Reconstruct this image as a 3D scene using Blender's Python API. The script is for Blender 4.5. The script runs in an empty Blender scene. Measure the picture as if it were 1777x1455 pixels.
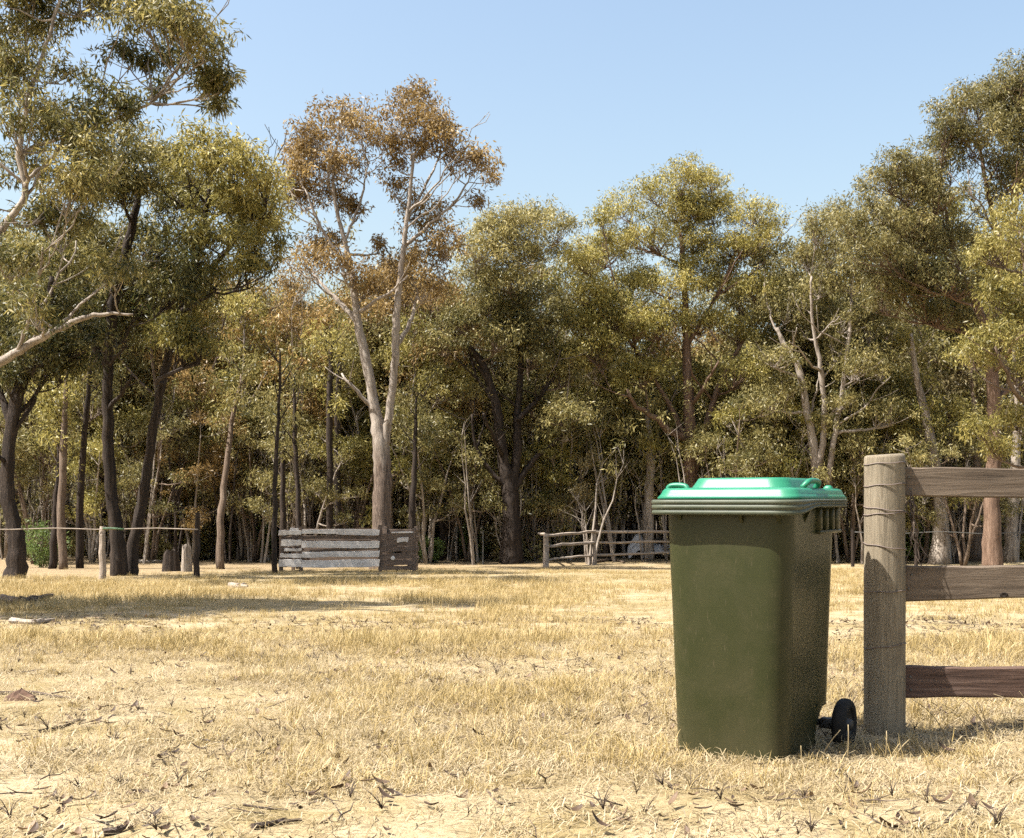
import bpy, math, random
import numpy as np
from mathutils import Vector, Matrix

SC = bpy.context.scene
COL = SC.collection
R = math.radians

# ------------------------------------------------------------------ camera, sky, sun, exposure
FPX, CX, HY, CAMZ = 2100.0, 888.5, 870.0, 0.97      # focal length and horizon in photo pixels, eye height
cam_d = bpy.data.cameras.new('camera')
cam = bpy.data.objects.new('camera', cam_d)
COL.objects.link(cam)
cam.location = (0, 0, CAMZ)
cam.rotation_euler = (R(90), 0, 0)
cam_d.sensor_width = 36.0
cam_d.lens = 36.0 * FPX / 1777.0
cam_d.shift_y = (HY - 727.5) / 1777.0
cam_d.clip_start = 0.05
cam_d.clip_end = 4000
SC.camera = cam

SUN_EL, SUN_AZ = 57.0, 199.0                         # azimuth: angle from +X, counter-clockwise
world = bpy.data.worlds.new('World')
SC.world = world
world.use_nodes = True
wn = world.node_tree
wn.nodes.clear()
sky = wn.nodes.new('ShaderNodeTexSky')
sky.sky_type = 'NISHITA'
sky.sun_disc = False
sky.sun_elevation = R(SUN_EL)
sky.sun_rotation = R((90 - SUN_AZ) % 360)
sky.altitude = 100
sky.air_density = 1.45
sky.dust_density = 3.6
sky.ozone_density = 0.4
wbg = wn.nodes.new('ShaderNodeBackground')
wbg.inputs['Strength'].default_value = 0.081
wo = wn.nodes.new('ShaderNodeOutputWorld')
wn.links.new(sky.outputs[0], wbg.inputs[0])
wn.links.new(wbg.outputs[0], wo.inputs[0])

sun_d = bpy.data.lights.new('sun', 'SUN')
sun_d.energy = 5.0
sun_d.angle = R(0.53)
sun_d.color = (1.0, 0.965, 0.90)
sun = bpy.data.objects.new('sun', sun_d)
COL.objects.link(sun)
sd = Vector((math.cos(R(SUN_EL)) * math.cos(R(SUN_AZ)), math.cos(R(SUN_EL)) * math.sin(R(SUN_AZ)), math.sin(R(SUN_EL))))
sun.rotation_euler = sd.to_track_quat('Z', 'Y').to_euler()
sun.location = (-20, -5, 40)

SC.view_settings.view_transform = 'Standard'
SC.view_settings.look = 'None'
SC.view_settings.gamma = 1.0
SC.view_settings.use_curve_mapping = False
SC.view_settings.exposure = 1.54
SC.render.engine = 'CYCLES'
SC.cycles.max_bounces = 4
SC.cycles.diffuse_bounces = 2
SC.cycles.glossy_bounces = 2
SC.cycles.use_denoising = False
SC.cycles.use_adaptive_sampling = True
SC.cycles.adaptive_threshold = 0.02
SC.cycles.adaptive_min_samples = 16
SC.cycles.transmission_bounces = 2

# ------------------------------------------------------------------ small maths
def hash2(ix, iy, seed):
    h = (ix.astype(np.int64) * 374761393 + iy.astype(np.int64) * 668265263 + seed * 974711) & 0x7fffffff
    h = ((h ^ (h >> 13)) * 1274126177) & 0x7fffffff
    h = h ^ (h >> 16)
    return (h & 0xffff) / 65535.0

def vnoise(x, y, seed=0):
    x = np.asarray(x, float); y = np.asarray(y, float)
    ix = np.floor(x); iy = np.floor(y)
    fx = x - ix; fy = y - iy
    fx = fx * fx * (3 - 2 * fx); fy = fy * fy * (3 - 2 * fy)
    a = hash2(ix, iy, seed); b = hash2(ix + 1, iy, seed); c = hash2(ix, iy + 1, seed); d = hash2(ix + 1, iy + 1, seed)
    return (a * (1 - fx) + b * fx) * (1 - fy) + (c * (1 - fx) + d * fx) * fy

def sstep(a, b, x):
    t = np.clip((np.asarray(x, float) - a) / (b - a), 0, 1)
    return t * t * (3 - 2 * t)

def gz(x, y):
    """ground height: a paddock falling gently away, a low rise where the wood begins"""
    x = np.asarray(x, float); y = np.asarray(y, float)
    z = -0.0345 * (np.minimum(y, 140) - 4.7)
    z = z + 0.32 * sstep(38, 50, y)
    z = z + 0.10 * (vnoise(x / 5.0, y / 5.0, 3) - 0.5) * sstep(8, 16, y)
    z = z + 0.035 * (vnoise(x / 0.9, y / 0.9, 5) - 0.5) + 0.03 * (vnoise(x / 0.31, y / 0.31, 6) - 0.5) * (1 - sstep(12, 25, y))
    z = z + 0.014 * (vnoise(x / 0.11, y / 0.11, 7) - 0.5) * (1 - sstep(7, 12, y))
    return z

def gzf(x, y):
    return float(gz(np.array([x]), np.array([y]))[0])

def P(px, py, Y):
    return np.array([(px - CX) * Y / FPX, Y, CAMZ - (py - HY) * Y / FPX])

# ------------------------------------------------------------------ mesh building
class MB:
    def __init__(self):
        self.V = []; self.F = []; self.M = []; self.T = []; self.n = 0
    def add(self, V, F, mat=0, tint=None):
        V = np.asarray(V, float).reshape(-1, 3)
        for f in (F if isinstance(F, list) else [F]):
            f = np.asarray(f, int)
            if len(f):
                self.F.append(f + self.n); self.M.append(np.full(len(f), mat, int))
        self.V.append(V)
        self.T.append(np.full(len(V), 0.5) if tint is None else np.asarray(tint, float))
        self.n += len(V)
    def tube(self, pts, rad, k=8, mat=0, rough=0.0, rng=None, cap=True):
        p = np.asarray(pts, float); r = np.asarray(rad, float); n = len(p)
        t = np.gradient(p, axis=0); t /= np.linalg.norm(t, axis=1)[:, None] + 1e-9
        ref = np.tile(np.array([0.31, 0.95, 0.05]), (n, 1))
        if abs(t[:, 1]).mean() > 0.75: ref = np.tile(np.array([0.1, 0.05, 0.99]), (n, 1))
        u = np.cross(t, ref); u /= np.linalg.norm(u, axis=1)[:, None] + 1e-9
        v = np.cross(t, u)
        a = np.linspace(0, 2 * np.pi, k, endpoint=False)
        rr = np.tile(r[:, None], (1, k))
        if rough and rng is not None:
            lobes = rng.normal(0, rough, k)[None, :] + rng.normal(0, rough * 0.6, (n, k))
            rr = rr * (1 + lobes)
        V = p[:, None, :] + rr[:, :, None] * (np.cos(a)[None, :, None] * u[:, None, :] + np.sin(a)[None, :, None] * v[:, None, :])
        i = np.arange(n - 1)[:, None] * k; j = np.arange(k)[None, :]; j2 = (j + 1) % k
        F = np.stack([i + j, i + k + j, i + k + j2, i + j2], -1).reshape(-1, 4)
        fl = [F]
        V = V.reshape(-1, 3)
        if cap:
            V = np.vstack([V, p[0], p[-1]])
            jj = np.arange(k); j2 = (jj + 1) % k
            fl.append(np.stack([jj, j2, np.full(k, n * k)], -1))
            fl.append(np.stack([(n - 1) * k + j2, (n - 1) * k + jj, np.full(k, n * k + 1)], -1))
        self.add(V, fl, mat)
    def rings(self, rings, closed_top=True, closed_bottom=True, mat=0):
        k = len(rings[0]); n = len(rings)
        V = np.concatenate([np.asarray(r, float) for r in rings])
        i = np.arange(n - 1)[:, None] * k; j = np.arange(k)[None, :]; j2 = (j + 1) % k
        F = np.stack([i + j, i + j2, i + k + j2, i + k + j], -1).reshape(-1, 4)
        fl = [F]; jj = np.arange(k); j2 = (jj + 1) % k
        m = n * k
        ex = []
        if closed_top:
            ex.append(np.mean(rings[-1], axis=0)); fl.append(np.stack([(n - 1) * k + jj, (n - 1) * k + j2, np.full(k, m)], -1)); m += 1
        if closed_bottom:
            ex.append(np.mean(rings[0], axis=0)); fl.append(np.stack([j2, jj, np.full(k, m)], -1))
        if ex: V = np.vstack([V, ex])
        self.add(V, fl, mat)
    def board(self, L, W, T, seed=0, nx=12, wob=0.004, warp=0.0, origin=(0, 0, 0), ax=(1, 0, 0), az=(0, 0, 1), mat=0, bev=0.006, endcut=0.0):
        """a sawn board along ax (length L), W tall along az, T thick; ragged edges"""
        rng = np.random.default_rng(seed)
        ax = np.array(ax, float); ax /= np.linalg.norm(ax); az = np.array(az, float); az /= np.linalg.norm(az)
        ay = np.cross(az, ax)
        xs = np.linspace(0, L, nx + 1)
        b = min(bev, W * 0.2, T * 0.3)
        prof = np.array([(-T/2, -W/2+b), (-T/2+b, -W/2), (T/2-b, -W/2), (T/2, -W/2+b), (T/2, W/2-b), (T/2-b, W/2), (-T/2+b, W/2), (-T/2, W/2-b)])
        rings = []
        up = np.cumsum(rng.normal(0, wob, nx + 1)); lo = np.cumsum(rng.normal(0, wob, nx + 1)); up -= up.mean(); lo -= lo.mean()
        sag = warp * (np.linspace(-1, 1, nx + 1) ** 2)
        for q, x in enumerate(xs):
            pr = prof.copy()
            pr[:, 1] += np.where(pr[:, 1] > 0, up[q], lo[q]) + sag[q]
            xo = x + (endcut * pr[:, 1] / W if q in (0, nx) else 0)
            xo = np.broadcast_to(xo, (8,))
            rings.append(np.array(origin) + xo[:, None] * ax + pr[:, :1] * ay + pr[:, 1:] * az)
        self.rings(rings, mat=mat)
    def box(self, c, s, mat=0, bev=0.0):
        c = np.array(c, float); h = np.array(s, float) / 2
        if bev <= 0:
            V = np.array([[x, y, z] for z in (-1, 1) for y in (-1, 1) for x in (-1, 1)], float) * h + c
            F = np.array([[0, 2, 3, 1], [4, 5, 7, 6], [0, 1, 5, 4], [2, 6, 7, 3], [0, 4, 6, 2], [1, 3, 7, 5]])
            self.add(V, F, mat)
        else:
            rr = []
            for z, ins in ((-h[2], bev), (-h[2] + bev, 0), (h[2] - bev, 0), (h[2], bev)):
                rr.append(np.c_[rrect(2 * (h[0] - ins), 2 * (h[1] - ins), max(bev, 1e-3), 3), np.full(12, z)] + c)
            self.rings(rr, mat=mat)
    def mesh(self, name, smooth=False, tint=False):
        me = bpy.data.meshes.new(name)
        V = np.concatenate(self.V) if self.V else np.zeros((0, 3))
        me.vertices.add(len(V)); me.vertices.foreach_set('co', V.astype(np.float32).ravel())
        tot = np.concatenate([np.full(len(f), f.shape[1]) for f in self.F]).astype(np.int32)
        idx = np.concatenate([f.ravel() for f in self.F]).astype(np.int32)
        me.loops.add(len(idx)); me.loops.foreach_set('vertex_index', idx)
        me.polygons.add(len(tot))
        me.polygons.foreach_set('loop_start', np.r_[0, np.cumsum(tot)[:-1]].astype(np.int32))
        me.polygons.foreach_set('material_index', np.concatenate(self.M).astype(np.int32))
        me.polygons.foreach_set('use_smooth', np.full(len(tot), bool(smooth)))
        if tint:
            at = me.attributes.new('tint', 'FLOAT', 'POINT')
            at.data.foreach_set('value', np.concatenate(self.T).astype(np.float32))
        me.update(calc_edges=True)
        me.validate()
        return me

def rrect(w, d, r, n=4, bulge=0.0):
    pts = []
    for cx, cy, a0 in ((w/2 - r, -d/2 + r, -90), (w/2 - r, d/2 - r, 0), (-w/2 + r, d/2 - r, 90), (-w/2 + r, -d/2 + r, 180)):
        for q in range(n):
            a = R(a0 + 90 * q / (n - 1))
            pts.append((cx + r * math.cos(a), cy + r * math.sin(a)))
    return np.array(pts)

def obj(name, me, mats=None, parent=None, loc=None, rot=None):
    o = bpy.data.objects.new(name, me); COL.objects.link(o)
    if mats is not None and me is not None:
        for m in (mats if isinstance(mats, (list, tuple)) else [mats]):
            me.materials.append(m)
    if parent is not None: o.parent = parent
    if loc is not None: o.location = loc
    if rot is not None: o.rotation_euler = rot
    return o

def tag(o, label=None, cat=None, group=None, kind=None):
    if label: o['label'] = label
    if cat: o['category'] = cat
    if group: o['group'] = group
    if kind: o['kind'] = kind
    return o

def thing(name, label, cat, loc=(0, 0, 0), rz=0.0, group=None):
    o = bpy.data.objects.new(name, None); COL.objects.link(o)
    o.location = loc; o.rotation_euler = (0, 0, rz); o.empty_display_size = 0.2
    return tag(o, label, cat, group)

def curve_pts(ctrl, n):
    """Catmull-Rom through control rows (any width)"""
    c = np.asarray(ctrl, float)
    if len(c) == 2: c = np.vstack([c[0], (c[0] + c[1]) / 2, c[1]])
    e = np.vstack([2 * c[0] - c[1], c, 2 * c[-1] - c[-2]])
    out = []
    m = len(c) - 1
    for s in np.linspace(0, m - 1e-6, n):
        i = int(s); t = s - i
        p0, p1, p2, p3 = e[i], e[i + 1], e[i + 2], e[i + 3]
        out.append(0.5 * (2 * p1 + (p2 - p0) * t + (2 * p0 - 5 * p1 + 4 * p2 - p3) * t * t + (-p0 + 3 * p1 - 3 * p2 + p3) * t ** 3))
    return np.array(out)

def bezier(a, m, b, n):
    t = np.linspace(0, 1, n)[:, None]
    return (1 - t) ** 2 * a + 2 * t * (1 - t) * m + t * t * b

# ------------------------------------------------------------------ materials
def new_mat(name):
    m = bpy.data.materials.new(name); m.use_nodes = True
    nt = m.node_tree
    b = nt.nodes['Principled BSDF']
    return m, nt, b

def N(nt, t, **kw):
    n = nt.nodes.new(t)
    for k, v in kw.items(): setattr(n, k, v)
    return n

ALB = 0.84                                            # one scale on every surface colour, to sit with the exposure

def ramp(nt, fac, stops):
    r = N(nt, 'ShaderNodeValToRGB')
    e = r.color_ramp.elements
    while len(e) < len(stops): e.new(0.5)
    for q, (p, c) in enumerate(stops):
        k = 1.0 if c[0] == c[1] == c[2] or max(c) > 1 or c == (0.55, 0.5, 0.46) else ALB
        e[q].position = p; e[q].color = (*(v * k for v in c), 1)
    nt.links.new(fac, r.inputs[0])
    return r.outputs[0]

def noise(nt, vec, scale, detail=4, rough=0.55, dist=0.0):
    n = N(nt, 'ShaderNodeTexNoise')
    n.inputs['Scale'].default_value = scale; n.inputs['Detail'].default_value = detail
    n.inputs['Roughness'].default_value = rough; n.inputs['Distortion'].default_value = dist
    if vec is not None: nt.links.new(vec, n.inputs['Vector'])
    return n.outputs[0]

def mapping(nt, scale, coord='Object', rot=(0, 0, 0)):
    tc = N(nt, 'ShaderNodeTexCoord'); mp = N(nt, 'ShaderNodeMapping')
    mp.inputs['Scale'].default_value = scale; mp.inputs['Rotation'].default_value = rot
    nt.links.new(tc.outputs[coord], mp.inputs['Vector'])
    return mp.outputs[0]

def mix(nt, fac, a, b, mode='MIX'):
    m = N(nt, 'ShaderNodeMix', data_type='RGBA', blend_type=mode)
    for sock, v in ((m.inputs[0], fac), (m.inputs[6], a), (m.inputs[7], b)):
        if isinstance(v, (int, float)): sock.default_value = v
        elif isinstance(v, tuple): sock.default_value = (*v, 1)
        else: nt.links.new(v, sock)
    return m.outputs[2]

def bump(nt, b, h, strength=0.4, dist=0.01):
    n = N(nt, 'ShaderNodeBump'); n.inputs['Strength'].default_value = strength; n.inputs['Distance'].default_value = dist
    nt.links.new(h, n.inputs['Height']); nt.links.new(n.outputs[0], b.inputs['Normal'])

def leaf_mat(name, stops, trans=0.42, rough=0.46, spec=0.36):
    m, nt, b = new_mat(name)
    at = N(nt, 'ShaderNodeAttribute', attribute_name='tint')
    oi = N(nt, 'ShaderNodeObjectInfo')
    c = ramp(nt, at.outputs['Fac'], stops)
    hs = N(nt, 'ShaderNodeHueSaturation')
    mr = N(nt, 'ShaderNodeMapRange'); mr.inputs[3].default_value = 0.9; mr.inputs[4].default_value = 1.3
    nt.links.new(oi.outputs['Random'], mr.inputs[0]); nt.links.new(mr.outputs[0], hs.inputs['Value'])
    nt.links.new(c, hs.inputs['Color'])
    nt.links.new(hs.outputs[0], b.inputs['Base Color'])
    b.inputs['Roughness'].default_value = rough
    b.inputs['Specular IOR Level'].default_value = spec
    tr = N(nt, 'ShaderNodeBsdfTranslucent'); nt.links.new(hs.outputs[0], tr.inputs[0])
    ms = N(nt, 'ShaderNodeMixShader'); ms.inputs[0].default_value = trans
    nt.links.new(b.outputs[0], ms.inputs[1]); nt.links.new(tr.outputs[0], ms.inputs[2])
    nt.links.new(ms.outputs[0], nt.nodes['Material Output'].inputs[0])
    return m

def bark_mat(name, c_dark, c_mid, c_light, vs=0.18, sc=3.0, bs=0.5, p=(0.3, 0.5, 0.7), stocking=0.0):
    m, nt, b = new_mat(name)
    v = mapping(nt, (sc, sc, sc * vs))
    n1 = noise(nt, v, 2.2, 6, 0.65, 0.6)
    n2 = noise(nt, mapping(nt, (sc * 4, sc * 4, sc * vs * 2)), 3.0, 5, 0.7, 0.3)
    a = N(nt, 'ShaderNodeMath', operation='ADD'); s = N(nt, 'ShaderNodeMath', operation='MULTIPLY'); s.inputs[1].default_value = 0.5
    nt.links.new(n1, a.inputs[0]); nt.links.new(n2, a.inputs[1]); nt.links.new(a.outputs[0], s.inputs[0])
    c = ramp(nt, s.outputs[0], [(p[0], c_dark), (p[1], c_mid), (p[2], c_light)])
    if stocking:                                   # rough brown bark low down, shed above
        lo = ramp(nt, n2, [(0.3, (0.035, 0.024, 0.018)), (0.55, (0.15, 0.11, 0.085)), (0.75, (0.33, 0.265, 0.21))])
        sz = N(nt, 'ShaderNodeSeparateXYZ'); nt.links.new(N(nt, 'ShaderNodeTexCoord').outputs['Object'], sz.inputs[0])
        zz = N(nt, 'ShaderNodeMath', operation='MULTIPLY_ADD'); zz.inputs[1].default_value = 3.5
        nt.links.new(n1, zz.inputs[0]); nt.links.new(sz.outputs['Z'], zz.inputs[2])
        mz = N(nt, 'ShaderNodeMapRange'); mz.inputs[1].default_value = stocking; mz.inputs[2].default_value = stocking + 1.6
        nt.links.new(zz.outputs[0], mz.inputs[0]); c = mix(nt, mz.outputs[0], lo, c)
    nt.links.new(c, b.inputs['Base Color'])
    b.inputs['Roughness'].default_value = 0.85; b.inputs['Specular IOR Level'].default_value = 0.2
    bump(nt, b, s.outputs[0], bs, 0.04)
    return m

def wood_mat(name, c1, c2, c3, axis='X', sc=1.0, bs=0.35, streak=14.0):
    m, nt, b = new_mat(name)
    s = {'X': (0.35, 6, 6), 'Z': (6, 6, 0.35)}[axis]
    oi = N(nt, 'ShaderNodeObjectInfo')
    tc = N(nt, 'ShaderNodeTexCoord')
    ad = N(nt, 'ShaderNodeVectorMath', operation='ADD')
    mu = N(nt, 'ShaderNodeMath', operation='MULTIPLY'); mu.inputs[1].default_value = 13.7
    nt.links.new(oi.outputs['Random'], mu.inputs[0])
    nt.links.new(tc.outputs['Object'], ad.inputs[0]); nt.links.new(mu.outputs[0], ad.inputs[1])
    mp = N(nt, 'ShaderNodeMapping'); mp.inputs['Scale'].default_value = tuple(q * sc for q in s)
    nt.links.new(ad.outputs[0], mp.inputs['Vector'])
    n1 = noise(nt, mp.outputs[0], 1.2, 5, 0.6, 1.2)
    n2 = noise(nt, mp.outputs[0], streak, 6, 0.7, 0.8)
    n3 = noise(nt, ad.outputs[0], 3.0, 4, 0.6)
    c = ramp(nt, n2, [(0.3, c1), (0.52, c2), (0.72, c3)])
    c = mix(nt, ramp(nt, n1, [(0.35, (0, 0, 0)), (0.7, (0.75,) * 3)]), c, c2)
    c = mix(nt, 0.5, c, ramp(nt, n3, [(0.3, (0.55, 0.5, 0.46)), (0.7, (1.15, 1.12, 1.08))]), 'MULTIPLY')
    nt.links.new(c, b.inputs['Base Color'])
    b.inputs['Roughness'].default_value = 0.8; b.inputs['Specular IOR Level'].default_value = 0.25
    bump(nt, b, n2, bs, 0.006)
    return m

M = {}
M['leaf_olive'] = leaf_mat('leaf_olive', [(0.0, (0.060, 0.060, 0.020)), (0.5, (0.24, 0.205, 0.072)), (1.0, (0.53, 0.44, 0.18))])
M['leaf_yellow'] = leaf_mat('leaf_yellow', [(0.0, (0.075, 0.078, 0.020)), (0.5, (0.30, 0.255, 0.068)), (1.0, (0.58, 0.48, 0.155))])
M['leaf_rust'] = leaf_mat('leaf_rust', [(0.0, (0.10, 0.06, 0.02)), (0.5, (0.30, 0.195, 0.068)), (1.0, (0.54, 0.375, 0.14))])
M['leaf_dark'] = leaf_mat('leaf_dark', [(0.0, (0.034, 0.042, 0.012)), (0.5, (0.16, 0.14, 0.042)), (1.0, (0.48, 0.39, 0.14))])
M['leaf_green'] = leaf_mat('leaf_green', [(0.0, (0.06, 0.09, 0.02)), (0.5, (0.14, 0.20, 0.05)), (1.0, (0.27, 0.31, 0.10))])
M['leaf_scrub'] = leaf_mat('leaf_scrub', [(0.0, (0.07, 0.056, 0.026)), (0.5, (0.24, 0.195, 0.09)), (1.0, (0.46, 0.38, 0.20))])
M['bark_pale'] = bark_mat('bark_pale', (0.09, 0.068, 0.052), (0.25, 0.205, 0.165), (0.46, 0.40, 0.34), 0.16, 2.6, 0.5, (0.34, 0.47, 0.66))
M['bark_gum'] = bark_mat('bark_gum', (0.10, 0.075, 0.058), (0.26, 0.215, 0.175), (0.48, 0.42, 0.36), 0.16, 2.6, 0.5, (0.34, 0.47, 0.66), 4.6)
M['bark_brown'] = bark_mat('bark_brown', (0.045, 0.03, 0.022), (0.14, 0.10, 0.072), (0.32, 0.25, 0.19), 0.12, 4.0, 0.7)
M['bark_dark'] = bark_mat('bark_dark', (0.010, 0.008, 0.007), (0.035, 0.025, 0.019), (0.11, 0.08, 0.06), 0.10, 5.0, 0.8)
M['bark_red'] = bark_mat('bark_red', (0.04, 0.024, 0.017), (0.14, 0.088, 0.06), (0.30, 0.21, 0.155), 0.12, 4.0, 0.6)

# ground: pale dry earth with matted straw, leaf litter under the trees
gm, nt, b = new_mat('paddock_ground')
tc = N(nt, 'ShaderNodeTexCoord'); oc = tc.outputs['Object']
big = noise(nt, oc, 0.35, 5, 0.6); med = noise(nt, oc, 2.3, 6, 0.65, 0.4); fine = noise(nt, oc, 38, 5, 0.75, 0.8)
grain = noise(nt, oc, 160, 3, 0.7)
soil = ramp(nt, fine, [(0.28, (0.12, 0.088, 0.05)), (0.38, (0.31, 0.235, 0.14)), (0.52, (0.43, 0.34, 0.215)), (0.75, (0.51, 0.42, 0.29))])
straw = ramp(nt, fine, [(0.30, (0.07, 0.05, 0.02)), (0.45, (0.22, 0.165, 0.075)), (0.6, (0.31, 0.235, 0.115)), (0.78, (0.38, 0.30, 0.165))])
c = mix(nt, ramp(nt, med, [(0.40, (0, 0, 0)), (0.62, (1, 1, 1))]), soil, straw)
c = mix(nt, ramp(nt, big, [(0.42, (0, 0, 0)), (0.66, (0.8,) * 3)]), c, straw)
litter = ramp(nt, fine, [(0.3, (0.10, 0.065, 0.04)), (0.5, (0.26, 0.19, 0.11)), (0.7, (0.43, 0.335, 0.20))])
sx = N(nt, 'ShaderNodeSeparateXYZ'); nt.links.new(oc, sx.inputs[0])
nz = noise(nt, oc, 0.22, 4, 0.6)
ma = N(nt, 'ShaderNodeMath', operation='MULTIPLY_ADD'); ma.inputs[1].default_value = 16.0
nt.links.new(nz, ma.inputs[0]); nt.links.new(sx.outputs['Y'], ma.inputs[2])
mx = N(nt, 'ShaderNodeMath', operation='MULTIPLY_ADD'); mx.inputs[1].default_value = -0.9      # the litter comes further out on the left
nt.links.new(sx.outputs['X'], mx.inputs[0]); nt.links.new(ma.outputs[0], mx.inputs[2])
mr = N(nt, 'ShaderNodeMapRange'); mr.inputs[1].default_value = 42; mr.inputs[2].default_value = 54
nt.links.new(mx.outputs[0], mr.inputs[0])
c = mix(nt, mr.outputs[0], c, litter)
nt.links.new(c, b.inputs['Base Color'])
b.inputs['Roughness'].default_value = 0.95; b.inputs['Specular IOR Level'].default_value = 0.1
hh = mix(nt, 0.4, fine, grain)
bump(nt, b, hh, 0.7, 0.02)
M['ground'] = gm

def grass_mat(name, stops, trans=0.3):
    m, nt, b = new_mat(name)
    oi = N(nt, 'ShaderNodeObjectInfo'); at = N(nt, 'ShaderNodeAttribute', attribute_name='tint')
    geo = N(nt, 'ShaderNodeNewGeometry')
    nz = noise(nt, geo.outputs['Position'], 0.9, 4, 0.6)
    a1 = N(nt, 'ShaderNodeMath', operation='MULTIPLY_ADD'); a1.inputs[1].default_value = 0.45
    a2 = N(nt, 'ShaderNodeMath', operation='MULTIPLY_ADD'); a2.inputs[1].default_value = 0.35
    nt.links.new(oi.outputs['Random'], a1.inputs[0])
    s = N(nt, 'ShaderNodeMath', operation='MULTIPLY_ADD'); s.inputs[1].default_value = 0.6; s.inputs[2].default_value = -0.2
    nt.links.new(nz, s.inputs[0]); nt.links.new(s.outputs[0], a1.inputs[2])
    nt.links.new(at.outputs['Fac'], a2.inputs[0]); nt.links.new(a1.outputs[0], a2.inputs[2])
    c = ramp(nt, a2.outputs[0], stops)
    nt.links.new(c, b.inputs['Base Color']); b.inputs['Roughness'].default_value = 0.6; b.inputs['Specular IOR Level'].default_value = 0.3
    tr = N(nt, 'ShaderNodeBsdfTranslucent'); nt.links.new(c, tr.inputs[0])
    ms = N(nt, 'ShaderNodeMixShader'); ms.inputs[0].default_value = trans
    nt.links.new(b.outputs[0], ms.inputs[1]); nt.links.new(tr.outputs[0], ms.inputs[2])
    nt.links.new(ms.outputs[0], nt.nodes['Material Output'].inputs[0])
    return m
M['grass'] = grass_mat('dry_grass', [(0.05, (0.13, 0.095, 0.030)), (0.35, (0.38, 0.275, 0.10)), (0.65, (0.52, 0.39, 0.18)), (0.95, (0.61, 0.50, 0.31))])
M['straw'] = grass_mat('matted_straw', [(0.05, (0.14, 0.10, 0.045)), (0.35, (0.37, 0.285, 0.15)), (0.7, (0.52, 0.42, 0.265)), (0.95, (0.62, 0.53, 0.39))])
M['litter'] = grass_mat('dead_leaf', [(0.1, (0.02, 0.012, 0.008)), (0.5, (0.07, 0.042, 0.025)), (0.9, (0.26, 0.17, 0.10))], 0.1)
M['stick'] = bark_mat('stick_bark', (0.03, 0.02, 0.015), (0.09, 0.065, 0.05), (0.22, 0.17, 0.13), 0.3, 8, 0.4)

def plain(name, col, rough=0.6, spec=0.4, var=0.0, sc=6.0, bs=0.0):
    m, nt, b = new_mat(name); col = tuple(q * ALB for q in col)
    if var:
        n = noise(nt, mapping(nt, (1, 1, 1)), sc, 5, 0.6)
        c = ramp(nt, n, [(0.3, tuple(q * (1 - var) for q in col)), (0.7, tuple(min(1, q * (1 + var)) for q in col))])
        nt.links.new(c, b.inputs['Base Color'])
        if bs: bump(nt, b, n, bs, 0.003)
    else: b.inputs['Base Color'].default_value = (*col, 1)
    b.inputs['Roughness'].default_value = rough; b.inputs['Specular IOR Level'].default_value = spec
    return m

def bin_plastic(name, col, dust, rough, amt):
    m, nt, b = new_mat(name)
    col = tuple(q * ALB for q in col); dust = tuple(q * ALB for q in dust)
    v = mapping(nt, (1, 1, 1))
    n = noise(nt, v, 5, 6, 0.65, 0.4); f = noise(nt, v, 220, 2, 0.6)
    sc_ = noise(nt, mapping(nt, (30, 30, 3), rot=(0.5, 0.2, 0)), 6, 3, 0.5)
    d = mix(nt, ramp(nt, n, [(0.42, (0, 0, 0)), (0.75, (amt,) * 3)]), col, dust)
    sep = N(nt, 'ShaderNodeSeparateXYZ'); nt.links.new(N(nt, 'ShaderNodeTexCoord').outputs['Object'], sep.inputs[0])
    mr = N(nt, 'ShaderNodeMapRange'); mr.inputs[1].default_value = 0.22; mr.inputs[2].default_value = 0.0; mr.inputs[4].default_value = 0.35
    nt.links.new(sep.outputs['Z'], mr.inputs[0])
    d = mix(nt, mr.outputs[0], d, dust)                    # splashed earth round the foot
    d = mix(nt, ramp(nt, sc_, [(0.66, (0, 0, 0)), (0.70, (0.45,) * 3)]), d, dust)
    nt.links.new(d, b.inputs['Base Color'])
    b.inputs['Roughness'].default_value = rough; b.inputs['Specular IOR Level'].default_value = 0.24
    bump(nt, b, f, 0.15, 0.002)
    return m
M['bin'] = bin_plastic('bin_olive_plastic', (0.030, 0.033, 0.012), (0.085, 0.07, 0.04), 0.34, 0.35)
M['rim'] = bin_plastic('bin_rim_plastic', (0.065, 0.076, 0.05), (0.14, 0.135, 0.095), 0.5, 0.5)
M['lid'] = bin_plastic('bin_lid_plastic', (0.018, 0.175, 0.095), (0.085, 0.24, 0.16), 0.38, 0.4)
M['rubber'] = plain('rubber_black', (0.022, 0.020, 0.018), 0.8, 0.25, 0.6, 14, 0.5)
M['hub'] = plain('hub_plastic', (0.05, 0.045, 0.04), 0.5, 0.4, 0.4, 20)
M['post'] = wood_mat('post_wood', (0.085, 0.067, 0.045), (0.245, 0.205, 0.145), (0.385, 0.335, 0.255), 'Z', 1.3, 0.7)
M['rail'] = wood_mat('rail_wood', (0.045, 0.032, 0.022), (0.138, 0.105, 0.076), (0.265, 0.212, 0.16), 'X', 1.0, 0.7, 7.0)
M['rail_red_shaded'] = wood_mat('red_brown_shaded_rail_wood', (0.032, 0.019, 0.014), (0.105, 0.064, 0.048), (0.20, 0.14, 0.11), 'X', 1.0, 0.7, 7.0)  # lowest rail: redder wood, darkened so the colour carries the shade it lies in
M['grey_wood'] = wood_mat('weathered_white_wood', (0.28, 0.235, 0.20), (0.72, 0.675, 0.63), (0.92, 0.885, 0.845), 'X', 0.9, 0.6)
M['brown_wood'] = wood_mat('old_brown_wood', (0.05, 0.037, 0.028), (0.15, 0.11, 0.085), (0.30, 0.235, 0.19), 'X', 0.9, 0.6)
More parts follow.
